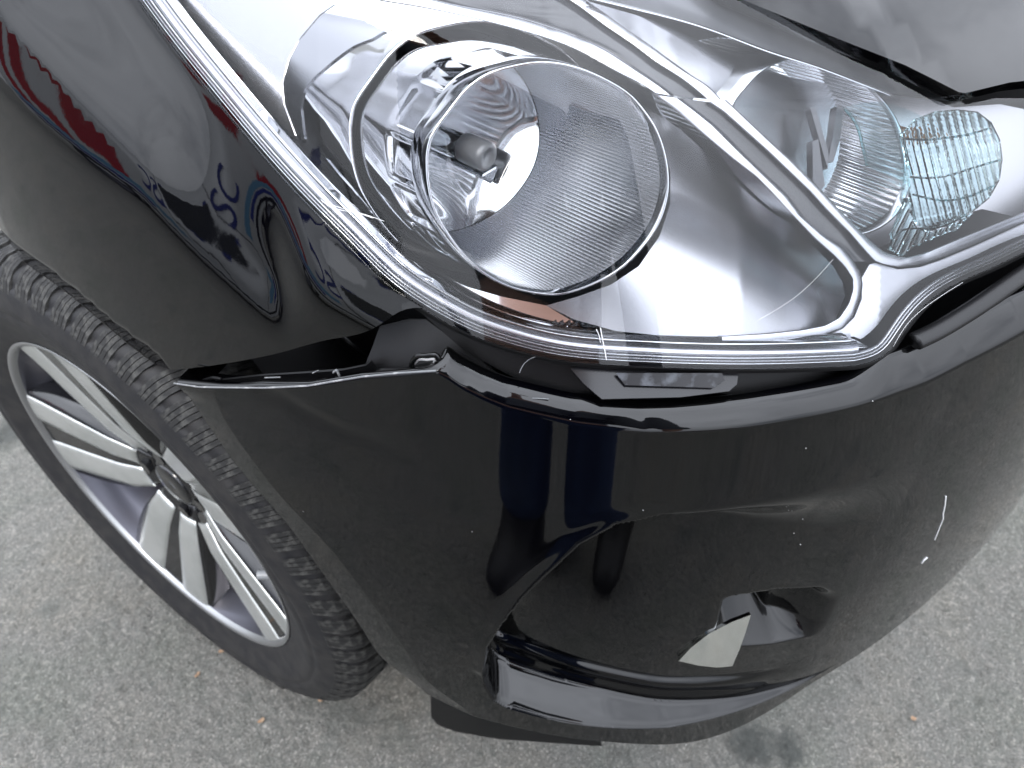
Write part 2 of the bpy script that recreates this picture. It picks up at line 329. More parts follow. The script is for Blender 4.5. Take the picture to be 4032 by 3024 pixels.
# ------------------------------------------------------------------ ground
def ground_at(px):
    d = rays([px])[0]; t = -CAM[2] / d[2]; return CAM + t * d
STAINS = [(*ground_at((1622, 1612))[:2], .040), (*ground_at((1706, 1620))[:2], .030), (*ground_at((15, 935))[:2], .05)]
def ground():
    m = bpy.data.materials.new('weathered_asphalt'); m.use_nodes = True; t = m.node_tree; b = t.nodes['Principled BSDF']; b.inputs['Roughness'].default_value = .85
    c = t.nodes.new('ShaderNodeTexCoord'); LK = t.links.new
    def nz(sc, det=4, rough=.55):
        n = t.nodes.new('ShaderNodeTexNoise'); n.inputs['Scale'].default_value = sc; n.inputs['Detail'].default_value = det; n.inputs['Roughness'].default_value = rough; LK(c.outputs['Object'], n.inputs['Vector']); return n
    def ramp(src, stops):
        r = t.nodes.new('ShaderNodeValToRGB'); e = r.color_ramp.elements
        while len(e) < len(stops): e.new(.5)
        for el, (p, col) in zip(e, stops): el.position = p; el.color = (*col, 1)
        LK(src, r.inputs[0]); return r
    def mix(a, bb, f, mode='MIX'):
        x = t.nodes.new('ShaderNodeMix'); x.data_type = 'RGBA'; x.blend_type = mode
        for s, i in ((a, 6), (bb, 7), (f, 0)):
            if hasattr(s, 'links'): LK(s, x.inputs[i])
            elif i == 0: x.inputs[0].default_value = s
            else: x.inputs[i].default_value = (*s, 1)
        return x.outputs[2]
    warp = nz(90, 3); wv = t.nodes.new('ShaderNodeVectorMath'); wv.operation = 'SCALE'; wv.inputs['Scale'].default_value = .012; LK(warp.outputs['Color'], wv.inputs[0])
    ad = t.nodes.new('ShaderNodeVectorMath'); LK(c.outputs['Object'], ad.inputs[0]); LK(wv.outputs[0], ad.inputs[1])
    vo = t.nodes.new('ShaderNodeTexVoronoi'); vo.inputs['Scale'].default_value = 430; LK(ad.outputs[0], vo.inputs['Vector'])
    sep = t.nodes.new('ShaderNodeSeparateColor'); LK(vo.outputs['Color'], sep.inputs[0])
    chips = ramp(sep.outputs[0], [(0, (.086, .090, .081)), (.25, (.120, .119, .108)), (.62, (.145, .140, .127)), (.88, (.180, .172, .156)), (1, (.25, .240, .220))])
    edge = ramp(vo.outputs['Distance'], [(0, (1, 1, 1)), (.45, (.95, .95, .95)), (.8, (.55, .55, .54))])
    col = mix(chips.outputs[0], edge.outputs[0], .6, 'MULTIPLY')
    fn = nz(420, 5, .65); fr = ramp(fn.outputs['Fac'], [(.3, (.62, .62, .61)), (.5, (1, 1, 1)), (.72, (1.25, 1.24, 1.2))]); col = mix(col, fr.outputs[0], .85, 'MULTIPLY')
    big = nz(6, 5); br = ramp(big.outputs['Fac'], [(.35, (.86, .90, .86)), (.5, (1, 1, 1)), (.68, (1.08, 1.05, 1.0))]); col = mix(col, br.outputs[0], .8, 'MULTIPLY')
    st = nz(11, 4); sr = ramp(st.outputs['Fac'], [(.60, (0, 0, 0)), (.70, (.6, .6, .6))]); col = mix(col, (.075, .08, .072), sr.outputs[0])
    # two dark damp blotches in front of the bumper
    for (sx, sy, sr) in STAINS:
        vs_ = t.nodes.new('ShaderNodeVectorMath'); vs_.operation = 'DISTANCE'; vs_.inputs[1].default_value = (sx, sy, 0)
        nn = nz(45, 4, .6); w1 = t.nodes.new('ShaderNodeVectorMath'); w1.operation = 'SCALE'; w1.inputs['Scale'].default_value = .055; LK(nn.outputs['Color'], w1.inputs[0]); w2 = t.nodes.new('ShaderNodeVectorMath'); LK(c.outputs['Object'], w2.inputs[0]); LK(w1.outputs[0], w2.inputs[1]); w3 = t.nodes.new('ShaderNodeVectorMath'); w3.operation = 'SUBTRACT'; w3.inputs[1].default_value = (.0275, .0275, .0275); LK(w2.outputs[0], w3.inputs[0]); LK(w3.outputs[0], vs_.inputs[0])
        mr = t.nodes.new('ShaderNodeMapRange'); mr.inputs[1].default_value = sr; mr.inputs[2].default_value = sr * .35; mr.inputs[3].default_value = 0; mr.inputs[4].default_value = .85; LK(vs_.outputs['Value'], mr.inputs[0]); col = mix(col, (.035, .038, .034), mr.outputs[0])
    LK(col, b.inputs['Base Color'])
    hb = nz(330, 5, .6); bp = t.nodes.new('ShaderNodeBump'); bp.inputs['Strength'].default_value = .7; bp.inputs['Distance'].default_value = .003; LK(hb.outputs['Fac'], bp.inputs['Height'])
    bp2 = t.nodes.new('ShaderNodeBump'); bp2.inputs['Strength'].default_value = .6; bp2.inputs['Distance'].default_value = -.004; LK(vo.outputs['Distance'], bp2.inputs['Height']); LK(bp.outputs[0], bp2.inputs['Normal']); LK(bp2.outputs[0], b.inputs['Normal'])
    def axis(lo, hi, d):
        a = np.arange(lo, hi, d); o = [.02 * 1.35 ** k for k in range(1, 33)]; o = np.cumsum(o); return np.r_[(lo - o)[::-1], a, hi + o]
    xs = axis(-1.35, .45, .0045); ys = axis(-.75, 1.45, .0045)
    X, Y = np.meshgrid(xs, ys, indexing='ij'); Z = RNG.normal(0, .0011, X.shape); Z = (Z + np.roll(Z, 1, 0) + np.roll(Z, 1, 1)) / 1.4
    far = np.maximum(np.maximum(-1.35 - X, X - .45), np.maximum(-.75 - Y, Y - 1.45)); Z *= np.clip(1 - far / .05, 0, 1); Z = np.minimum(Z, .002)
    o = link('ground', gridmesh('ground', np.stack([X, Y, Z], -1)), m); o['kind'] = 'structure'; o['label'] = 'weathered grey asphalt with pale stone chips'
ground()

# ------------------------------------------------------------------ car body
car = thing('car', 'black hatchback, its front bumper knocked loose under the clear headlight', 'car', (0, .8, 0)); car.location = (0, 0, 0)
def smoothmask(a): return a
# ---- front bumper: one dense skin with pocket, ledge, niche, crease and rolled top edge
ARCHI = [(376, 829), (393, 868), (439, 929), (490, 1000), (535, 1055), (587, 1106), (624, 1152), (659, 1201), (698, 1258), (750, 1330), (783, 1380), (807, 1420), (825, 1444), (850, 1462), (930, 1515)]
aT, aZ = tz(ARCHI, bump_in); o_ = np.argsort(aZ); aT, aZ = aT[o_], aZ[o_]
def archT(z): return sint(z, aZ, aT, .018)
ZT_T = np.array([-90, 5, 16.5, 22.6, 26.7, 30.4, 33.8, 37.3, 40.8, 44.4, 45.6, 46.8, 47.6, 48.3, 49.4, 52.9, 56.9, 64.7, 69.5, 75]); ZT_Z = np.array([.705, .70, .6954, .681, .6775, .6753, .672, .6701, .6714, .6765, .6805, .6859, .6915, .6947, .6902, .6754, .6537, .6216, .6053, .59])
_tt = np.linspace(-95, 80, 1400); _zz = np.interp(_tt, ZT_T, ZT_Z); _k = np.exp(-np.linspace(-2.5, 2.5, 9) ** 2); _zz = np.convolve(np.pad(_zz, 4, mode='edge'), _k / _k.sum(), mode='valid')
def ztop(T): return np.interp(dg(T), _tt, _zz)
SC = .52
def uv(poly, extra=0.0):
    T, z = tz(poly, bump_in, extra); return np.stack([T * SC, z], 1)
POCK = [(1042, 1450), (1050, 1400), (1085, 1345), (1130, 1290), (1170, 1250), (1250, 1175), (1330, 1130), (1430, 1110), (1600, 1090), (1800, 1050), (2000, 1000), (2200, 905)]
LEDGE = [(1042, 1450), (1046, 1485), (1062, 1512), (1090, 1528), (1200, 1556), (1330, 1572), (1440, 1572), (1540, 1552), (1640, 1520), (1760, 1462), (1900, 1375)]
LEDGI = [(1062, 1470), (1112, 1462), (1150, 1484), (1220, 1510), (1320, 1527), (1430, 1530), (1540, 1518), (1640, 1498), (1760, 1448), (1900, 1368)]
NICHE = [(1465, 1426), (1520, 1376), (1600, 1334), (1700, 1306), (1790, 1290), (1845, 1300), (1800, 1372), (1700, 1415), (1600, 1434)]
_low = uv(LEDGE); _lo = np.argsort(_low[:, 0])
def ledge_z(T):
    t = dg(T); zl = sint(T * SC, _low[_lo, 0], _low[_lo, 1], .006)
    D2 = sint(t, [15, 20, 25, 28, 31, 34, 38, 43, 46], [.0, .003, .007, .012, .018, .024, .032, .038, .040], 2.5)
    return zl, zl + .34 * np.maximum(D2, .003) + .0005, D2
def bumper_disp(T, z):
    """extra inset of the bumper features, metres"""
    q = np.stack([T * SC, z], -1).reshape(-1, 2); sh = T.shape; t = dg(q[:, 0] / SC); zz = q[:, 1]
    top = uv(POCK); low = uv(LEDGE, .0)
    reg = np.vstack([top, low[:0:-1]])
    ins = inside(q, reg); dt = dpoly(q, top)
    D = sint(t, [5, 16, 22, 30, 38, 46], [.0, .0, .006, .018, .031, .042], 4)
    wall = np.interp(t, [20, 26, 31, 36, 40, 44, 48], [.065, .055, .034, .018, .012, .010, .010])
    zl, zi, D2 = ledge_z(q[:, 0] / SC)
    h = zz - zi
    band = .0045 * np.exp(-((h - .013) / .008) ** 2) - .0015 * np.exp(-((h - .027) / .006) ** 2) + .004 * np.exp(-((h - .037) / .0035) ** 2)
    band *= sst(t, 23, 31)
    body = np.where(h < 0, D2 * np.clip(.11 * (np.logaddexp(0, ((zz - zl) / np.maximum(zi - zl, .0015)) / .11) - np.logaddexp(0, ((zz - zl) / np.maximum(zi - zl, .0015) - 1) / .11)), 0, 1), D2 + (D - D2) * sst(h, .012, .05) + band)
    e = np.where(ins, body * sst(dt, 0, wall), 0) * sst(t, 16.5, 25)
    e -= np.where(ins, 0, .0022 * np.exp(-(dt / .006) ** 2) * sst(t, 33, 40) * sst(zz - .25, 0, .02))
    # fog lamp niche
    nb = uv([(1540, 1437), (1590, 1437), (1690, 1416), (1760, 1388), (1810, 1358)]); ntp = uv([(1540, 1365), (1560, 1352), (1610, 1331), (1700, 1304), (1790, 1284), (1840, 1290)])
    o1 = np.argsort(nb[:, 0]); o2 = np.argsort(ntp[:, 0]); zb = np.interp(q[:, 0], nb[o1, 0], nb[o1, 1]); zt = np.interp(q[:, 0], ntp[o2, 0], ntp[o2, 1])
    xr = np.minimum(1 - sst(q[:, 0], nb[:, 0].max() - .022, nb[:, 0].max() - .006), sst(q[:, 0], nb[:, 0].min() + .0, nb[:, 0].min() + .002), 1 - sst(q[:, 0], nb[:, 0].max() - .004, nb[:, 0].max()))
    sx = uv([(1690, 1362), (1730, 1355), (1806, 1335)])[:, 0]; kk = 1 - sst(q[:, 0], sx[1], sx[0]); tp = sst(q[:, 0], sx[2], sx[1])
    up = np.clip((zz - zb) / (.045 * (1 - kk) + .018 * kk), 0, 1); e += np.where((zz > zb) & (zz < zt), (.046 * (1 - kk) + .026 * kk) * up ** .9, 0) * xr * tp * (1 - sst(zz, zt - .005 - .012 * kk, zt))
    # long shallow buckle on the corner
    bk = uv([(560, 838), (610, 858), (680, 900), (740, 930), (800, 948), (860, 972), (940, 1003)]); db = dpoly(q, bk); e += .0011 * np.exp(-(db / .007) ** 2) * sst(dpoly(q, bk[-1:].repeat(2, 0)), .0, .05)
    # soft dents and waves left by the knock
    e += .0012 * np.sin(q[:, 0] * 23 + zz * 9) * sst(t, 30, 50) + .0010 * np.exp(-(((q[:, 0] - .46) / .03) ** 2 + ((zz - .60) / .03) ** 2))
    return e.reshape(sh)
def make_bumper():
    f = np.r_[np.linspace(0, .50, 90)[:-1], np.linspace(.50, 1, 760)]; th0 = rad(-58)
    v = np.linspace(0, 1, 560)
    zlo = .222
    # arch edge bounds the sweep at each height
    SILB = [(930, 1515), (1000, 1535), (1150, 1572), (1300, 1601), (1400, 1608), (1480, 1610), (1560, 1588), (1640, 1552), (1740, 1484)]
    sT, sZ = tz(SILB, lambda T, z: bump_in(T, np.minimum(z, .20))); so_ = np.argsort(sT)
    zlf = lambda T: sint(dg(T), np.r_[-90, dg(sT[so_])], np.r_[np.clip(sZ[so_][0], .2, .3), np.clip(sZ[so_], .20, .30)], 3)
    Z0 = zlo + v * (.67 - zlo)
    Tm = np.empty((len(f), len(v))); Zm = np.empty_like(Tm)
    Tg = th0 + f[:, None] * (archT(Z0)[None, :] - th0)
    for _ in range(3):
        b0 = zlf(Tg); b3 = ztop(Tg); b1, b2, _d = ledge_z(np.minimum(Tg, rad(44.4))); b1 = np.clip(b1, b0 + .01, b3 - .10); b2 = np.clip(b2, b1 + .002, b3 - .09)
        vv = v[None, :]; r1 = .16; r2 = .36; lin = lambda x: np.clip(x, 0, 1)
        # rows follow the ledge so that its edges stay crisp; they crowd towards it from both sides
        up_ = lin((vv - r2) / (1 - r2)); lo_ = lin(vv / r1)
        Zm = b0 + (b1 - b0) * (1 - (1 - lo_) ** 1.6) + (b2 - b1) * lin((vv - r1) / (r2 - r1)) + (b3 - b2) * (.45 * up_ + .55 * up_ ** 2.0)
        Tg = th0 + f[:, None] * (archT(Zm) - th0)
    T, Z = Tg, Zm
    da = (archT(Z) - T) * SC
    e = bump_in(T, Z) + bumper_disp(T, Z)
    e = e + np.where(Z < .66, .16, .16) * np.maximum(.036 - da, 0) * sst(ztop(T) - Z, -.001, .02)
    # shallow second crease beside the arch and a rounded bottom edge
    r = R0(T) - e
    main = P3(T, r, Z)
    # rolled top edge
    Tt = T[:, -1]; zt = Z[:, -1]; et = e[:, -1]; t = dg(Tt)
    roll = np.array([(.002, .0019), (.0045, .0040), (.0072, .0061), (.0100, .0079), (.0130, .0092), (.0162, .0098), (.0192, .0088), (.0212, .0044), (.0224, -.004), (.027, -.018)])
    step = np.array([(.0012, .0010), (.003, .0013), (.006, .0003), (.009, -.004), (.011, -.010), (.013, -.014), (.020, -.0155), (.028, -.016), (.034, -.020), (.038, -.028)])
    ramp_ = np.array([(.004, .005), (.009, .0105), (.015, .0165), (.020, .021), (.025, .0255), (.028, .0275), (.031, .027), (.034, .022), (.038, .010), (.042, -.004)])
    wr = sst(t, 27.5, 24.0 + 0) ; wr = np.clip((26.6 - t) / 2.6, 0, 1); wr = wr * wr * (3 - 2 * wr)
    ws = sst(t, 47.5, 49.0)
    rows = []
    for k in range(10):
        o = roll[k] * (1 - wr - ws)[:, None] + ramp_[k] * np.array([.62, .60]) * wr[:, None] + step[k] * ws[:, None]
        # cracked, pushed-out stretch of the flange
        rows.append(P3(Tt, R0(Tt) - et - o[:, 0], zt + o[:, 1]))
    top = np.stack(rows, 1)
    # bottom return
    Tb, zb, eb = T[:, 0], Z[:, 0], e[:, 0]
    bot = np.stack([P3(Tb, R0(Tb) - eb - a, zb + b) for a, b in ((.06, .012), (.03, .0), (.012, -.005), (.004, -.004))], 1)
    P = np.concatenate([bot, main, top], 1)
    # return flange along the wheel arch
    fl = []
    for a in (.003, .012, .03):
        Q = P[-1].copy(); Tq, rq = polar(Q); fl.append(P3(Tq + (.0015 if a < .01 else .0005), rq - a, Q[:, 2]))
    P = np.concatenate([P, np.stack(fl, 0)], 0)
    me = gridmesh('front_bumper', P); orient(me, P)
    return link('front_bumper', me, PAINT, car, 'black painted front bumper, cracked at the front and sprung from the wing')
bumper = make_bumper()

# ---- front wing (fender)
GAP = [(323, 799), (360, 799), (426, 794), (523, 779), (619, 758), (716, 732), (813, 708), (884, 687), (913, 665)]
HLE = [(913, 665), (850, 625), (750, 530), (650, 430), (550, 320), (450, 200), (350, 75), (295, 0)]
FARCH = [(25, 562), (67, 597), (97, 618), (169, 675), (216, 715), (275, 764), (323, 799)]
def make_wing():
    def uvw(p): T, z = tz(p, wing_in); return np.stack([T * SC, z], 1)
    g = uvw(GAP); hT, hz = tz(resample(HLE, 60), lens_in, -.001); h = np.stack([hT * SC, hz], 1); a = uvw(FARCH); g[-1] = h[0]
    arch_back = []
    for d in np.radians([-8, -20, -35, -50, -65, -80]):
        y = .80 - .40 * math.sin(d); z = .30 + .345 * math.cos(d) + .0; X = .84; arch_back.append((math.atan2(X - XC, YC - y) * SC, z))
    top = [(rad(75) * SC, .88), (rad(82) * SC, .93), (rad(100) * SC, .96), (rad(128) * SC, .97), (rad(132) * SC, .6), (rad(126) * SC, .36)]
    poly = np.vstack([resample(g, 60), h[1:], np.array(top), np.array(arch_back[::-1]), resample(a, 40)[:-1]])
    out = []
    for p0, p1 in zip(poly, np.roll(poly, -1, 0)):
        k = max(1, int(np.linalg.norm(p1 - p0) / .006)); out += [p0 + (p1 - p0) * i / k for i in range(k)]
    V, Fs = cdt(np.array(out), .0055)
    T = V[:, 0] / SC; z = V[:, 1]
    he = np.vstack([h, [[rad(75) * SC, .88]]])
    edge = np.vstack([resample(np.array(arch_back[::-1]), 40), resample(a, 60)])
    def ins_(T, z):
        e = wing_in(T, z); dh = dpoly(np.stack([T * SC, z], 1), he); e = e + (lens_in(T, z) - .001 - e) * (1 - sst(dh, 0, .06)); d = dpoly(np.stack([T * SC, z], 1), edge); return e + .22 * np.maximum(.030 - d, 0)
    r = R0(T) - ins_(T, z); P = P3(T, r, z)
    return link('front_wing', shellmesh('front_wing', P, Fs, grad_n(P, ins_), .004), PAINT, car, 'black front wing above the wheel, gap open below it')
make_wing()

# ---- bonnet
HOOD = [(1640, 14), (1731, 51), (1806, 82), (1880, 111), (1956, 141), (2020, 173), (2071, 199), (2085, 201), (2181, 178), (2300, 165), (2800, 90), (3000, -400), (1700, -500), (1300, -260), (1500, -60), (1572, -14)]
panel('bonnet', HOOD, hood_in, -.004, PAINT, car, step=26, thick=.008, per=14, label='black bonnet edge')
# ---- dark structure behind the panels
def backing():
    T = np.linspace(rad(-58), rad(75), 90); prof = [(.06, .22), (.08, .40), (.085, .56), (.095, .64), (.13, .69), (.30, .70), (.34, .90)]
    P = np.stack([P3(T, R0(T) - a - .02, np.full_like(T, b)) for a, b in prof], 1); me = gridmesh('bumper_beam', P); orient(me, P)
    o = link('bumper_beam', me, PLASTIC, car); s = o.modifiers.new('t', 'SOLIDIFY'); s.thickness = .01; s.offset = -1
backing()
def liner():
    a = np.radians(np.linspace(-62, 62, 60)); x = np.array([-.76, -.70, -.60, -.50]); rr = np.array([.352, .362, .365, .365])
    P = np.stack([np.stack([np.full_like(a, xx), .80 - r * np.sin(a), .30 + r * np.cos(a)], -1) for xx, r in zip(x, rr)], 1)
    P2 = P[:, -1:].copy(); P2[..., 1] = .80; P2[..., 2] = .30; me = gridmesh('wheel_arch_liner', np.concatenate([P, P2], 1)); link('wheel_arch_liner', me, PLASTIC, car)
liner()
# air deflector flap hanging under the bumper
def flap():
    fin = lambda T, z: .070 + .12 * (.22 - z) + 0 * T
    P = [(930, 1490), (1000, 1510), (1150, 1550), (1290, 1580), (1300, 1612), (1180, 1604), (1080, 1597), (985, 1581), (945, 1566), (931, 1548)]
    panel('air_deflector', P, lambda T, z: .012 + 0 * z, 0.0, PLASTIC, car, step=12, thick=.003, label='matt black flap under the bumper corner')
flap()

# ---- fog lamp blade, scratches, chips and torn clips on the bumper
def bfin(T, z): return bump_in(T, z) + bumper_disp(T, z)
def pocket(T, z): return bump_in(T, z) + sint(dg(T), [5, 16, 22, 30, 38, 46], [.0, .0, .006, .018, .031, .042], 4)
panel('fog_lamp_trim', [(1466, 1428), (1492, 1400), (1530, 1370), (1580, 1344), (1622, 1328), (1612, 1362), (1598, 1402), (1582, 1439), (1550, 1442), (1510, 1438)], pocket, lambda x, y: -.0045 + .00004 * (1440 - y), DRL, car, step=8, thick=.003, label='bright chrome blade in the fog lamp pocket', per=6)
def onb(pts, n=40, e=-.0003): return hit(resample(np.array(pts, float), n, False), bfin, e)
tube('scratch', onb([(2043, 1072), (2041, 1092), (2037, 1110), (2037, 1122)]), .0006, SCRATCH, car, 6, 'white crack in the front of the bumper')
tube('scratch', onb([(2037, 1122), (2030, 1138), (2019, 1166)]), .00055, SCRATCH, car, 6)
tube('scratch', onb([(2003, 1204), (1996, 1210), (1991, 1217)], 12), .0006, SCRATCH, car, 6)
for (x, y, r) in ((1741, 968, .7), (1715, 1152, .8), (1734, 1121, .6), (1389, 1102, .6), (1729, 1176, .9), (1482, 1609, .8), (1232, 906, .5), (655, 1105, .5), (1020, 1148, .5), (1885, 866, .6)):
    p = onb([(x - 1, y), (x + 1, y + .6)], 3)[1]; bm = bmesh.new(); bmesh.ops.create_icosphere(bm, subdivisions=1, radius=.0005 * r, matrix=Matrix.Translation(Vector(p))); bmobj('stone_chip', bm, SCRATCH, car, True)
EDGEM = mat('scraped_edge', (.16, .165, .17), .5, colvar=(160, (.42, .42, .41), .55, .75))
tube('scraped_edge', hit(resample(np.array([(376, 828), (430, 836), (474, 837), (570, 838), (664, 834), (720, 824), (781, 814), (860, 806), (942, 801)], float), 90, False), bump_in, -.0004), .0007, EDGEM, car, 6, 'scraped pale edge of the bumper')
tube('scraped_edge', hit(resample(np.array([(1062, 848), (1100, 858), (1150, 861), (1250, 862), (1330, 860), (1420, 855), (1500, 848), (1580, 836)], float), 70, False), lambda T, z: .026 + 0 * z, 0), .0006, EDGEM, car, 6)
# torn plastic clip loop and broken tabs standing on the flange
CL = hit(resample(np.array([(891, 801), (889, 788), (893, 778), (902, 770), (925, 767), (941, 767), (948, 775), (949, 793)], float), 50), lambda T, z: .008 + 0 * z, 0)
tube('torn_clip', CL, .0016, PAINT, car, 8, 'torn black clip loop on the bumper edge')
tube('torn_clip', hit(resample(np.array([(896, 786), (903, 778), (925, 777), (938, 777), (937, 788)], float), 40), lambda T, z: .010 + 0 * z, 0), .0008, SCRATCH, car, 6, 'white torn plastic edge inside the clip')
for pts, r in (([(891, 797), (895, 800)], .0012), ([(720, 805), (727, 799), (731, 806), (733, 811)], .0009), ([(905, 805), (912, 805)], .0012), ([(675, 806), (688, 800)], .0004), ([(572, 816), (606, 815)], .00055), ([(440, 822), (460, 816), (478, 819)], .0013), ([(1150, 860), (1185, 862)], .0004)):
    tube('broken_tab', hit(resample(np.array(pts, float), 14, False), lambda T, z: .006 + 0 * z, 0), r, EDGEM if r < .00125 else PLASTIC, car, 6)
panel('inner_flange', [(400, 834), (470, 822), (560, 812), (660, 806), (740, 800), (790, 790), (800, 782), (812, 800), (880, 800), (940, 796), (944, 801), (850, 806), (720, 826), (640, 836), (480, 838)], lambda T, z: .012 + 0 * z, 0, PLASTIC, car, step=10, thick=.002)
tube('wire_stay', hit(np.array([(735, 722), (760, 745), (790, 772)], float), lambda T, z: .09 + 0 * z, 0), .002, PLASTIC, car, 8)

# ------------------------------------------------------------------ front wheel
WC = Vector((-.7325, .80, .308)); ST = rad(5)
wheel = part('wheel', car, 'black and silver alloy wheel with worn winter tyre'); wheel.matrix_world = Matrix.Translation(WC) @ Matrix.Rotation(ST, 4, 'Z')
# wheel local: axle along X, outer face at -X
def lathe(name, prof, m, seg=160, flip=False, label=None, parent=None):
    """prof: list of (x, r)"""
    a = np.linspace(0, 2 * math.pi, seg, endpoint=False); p = np.array(prof)
    P = np.stack([np.stack([np.full_like(a, x), r * np.sin(a), r * np.cos(a)], -1) for x, r in p], 0)
    me = gridmesh(name, P, closed_v=True); bm = bmesh.new(); bm.from_mesh(me); bmesh.ops.recalc_face_normals(bm, faces=bm.faces); bm.to_mesh(me); bm.free()
    return link(name, me, m, parent or wheel, label)
def cr_prof(p, n):
    return [tuple(k) for k in resample(np.array(p), n)]
tyre = lathe('tyre', cr_prof([(-.094, .206), (-.099, .212), (-.103, .222), (-.109, .240), (-.1115, .2565), (-.1112, .258), (-.1118, .2595), (-.111, .272), (-.107, .285), (-.1060, .2862), (-.1052, .2865), (-.100, .295), (-.092, .3015), (-.084, .3035)], 44) + [(-.06, .3045), (0, .3048), (.06, .3045), (.085, .303), (.10, .292), (.11, .26), (.10, .225), (.094, .206)], TYRE, 180)
RL = [(-.0985, .2110), (-.1003, .2128), (-.1010, .2118), (-.1006, .2095), (-.099, .2072), (-.094, .2055)]
lathe('rim_flange', RL, mat('rim_edge', (.30, .305, .31), .3, metal=.8), 180)
lathe('rim_barrel', [(-.094, .2055), (-.080, .2035), (-.066, .198), (-.050, .190), (-.02, .186), (.05, .186), (.085, .20)], RIMGREY, 140)
lathe('brake_disc', [(-.018, .03), (-.020, .07), (-.022, .128), (-.012, .130), (-.004, .128)], RUST, 90)
lathe('hub', [(-.064, .0005), (-.0655, .018), (-.064, .030), (-.060, .036), (-.052, .058), (-.030, .064)], RIMBLACK, 60, label='gloss black wheel centre')
lathe('hub_cap', [(-.0665, .0005), (-.0680, .012), (-.0672, .0255), (-.0655, .0285), (-.062, .029)], RIMBLACK, 48)
def facex(r): return float(np.interp(r, [.03, .055, .09, .14, .19, .206], [-.060, -.068, -.078, -.086, -.0935, -.0965]))
def wedge_mesh(name, a_in, a_out, r0, r1, m, off=0.0, depth=.02, nr=18, na=7, edges=None):
    """a spoke blade: angular limits at r0 and r1, face following the dish, with side walls"""
    def pt(u, v, d):
        r = r0 + (r1 - r0) * u; lo = a_in[0] + (a_out[0] - a_in[0]) * u ** .8; hi = a_in[1] + (a_out[1] - a_in[1]) * u ** .8
        if edges: lo, hi = edges(r)
        a = rad(lo + (hi - lo) * v); x = facex(r) + off + d
        return (x, -r * math.sin(a), r * math.cos(a))
    rows = []
    us = np.linspace(0, 1, nr); vs = np.linspace(0, 1, na)
    P = np.array([[pt(u, 0, depth)] + [pt(u, v, 0.0012 * (2 * v - 1) ** 4) for v in vs] + [pt(u, 1, depth)] for u in us])
    end0 = np.array([[pt(0, 0, depth)] + [pt(0, v, depth) for v in vs] + [pt(0, 1, depth)]]); P = np.concatenate([end0, P], 0)
    me = gridmesh(name, P); bm = bmesh.new(); bm.from_mesh(me); bmesh.ops.recalc_face_normals(bm, faces=bm.faces)
    s = sum(f.normal.x * f.calc_area() for f in bm.faces)
    if s > 0: bmesh.ops.reverse_faces(bm, faces=bm.faces)
    bm.to_mesh(me); bm.free()
    return me
def blade_edges(r, sgn):
    g = np.interp(r, [.05, .2065], [.0035, .0175]); wd = np.interp(r, [.05, .09, .2065], [.027, .036, .0465]); a, b = math.degrees(g / r), math.degrees((g + wd) / r); return (a, b) if sgn > 0 else (-b, -a)
blade_a = wedge_mesh('spoke_face', (-25, -4.5), (-18.2, -5.0), .056, .2065, MACHINED, depth=.0022, edges=lambda r: blade_edges(r, -1))
blade_b = wedge_mesh('spoke_face', (4.5, 25), (5.0, 18.2), .056, .2065, MACHINED, depth=.0022, edges=lambda r: blade_edges(r, 1))
body_s = wedge_mesh('spoke', (-36, 36), (-20, 20), .035, .204, RIMBLACK, off=.0018, depth=.030, na=11)
for k in range(5):
    c = 50.5 + 72 * k; R_ = Matrix.Rotation(rad(c), 4, 'X')
    for me_, nm, mm in ((body_s, 'spoke', RIMBLACK), (blade_a, 'spoke_face', MACHINED), (blade_b, 'spoke_face', MACHINED)):
        if not me_.materials: me_.materials.append(mm)
        o = bpy.data.objects.new(nm, me_); COL.objects.link(o); o.parent = wheel; o.matrix_local = R_
# wheel bolts and valve
bm = bmesh.new(); bmesh.ops.create_cone(bm, cap_ends=True, segments=6, radius1=.0095, radius2=.0085, depth=.016, matrix=Matrix.Rotation(rad(90), 4, 'Y')); bmesh.ops.recalc_face_normals(bm, faces=bm.faces)
nut = bpy.data.meshes.new('wheel_bolt'); bm.to_mesh(nut); bm.free(); nut.materials.append(RIMBLACK)
for k in range(4):
    a = rad(54 + 36 + 90 * k); o = bpy.data.objects.new('wheel_bolt', nut); COL.objects.link(o); o.parent = wheel; o.location = (-.060, -.047 * math.sin(a), .047 * math.cos(a))
bm = bmesh.new(); bmesh.ops.create_cone(bm, cap_ends=True, segments=14, radius1=.0052, radius2=.0042, depth=.034); vm = bpy.data.meshes.new('valve_stem'); bmesh.ops.recalc_face_normals(bm, faces=bm.faces); bm.to_mesh(vm); bm.free()
vo_ = link('valve_stem', vm, GREYPL, wheel); a = rad(88); vo_.matrix_local = Matrix.Translation((-.082, -.182 * math.sin(a), .182 * math.cos(a))) @ Matrix.Rotation(a, 4, 'X') @ Matrix.Rotation(rad(35), 4, 'Y')
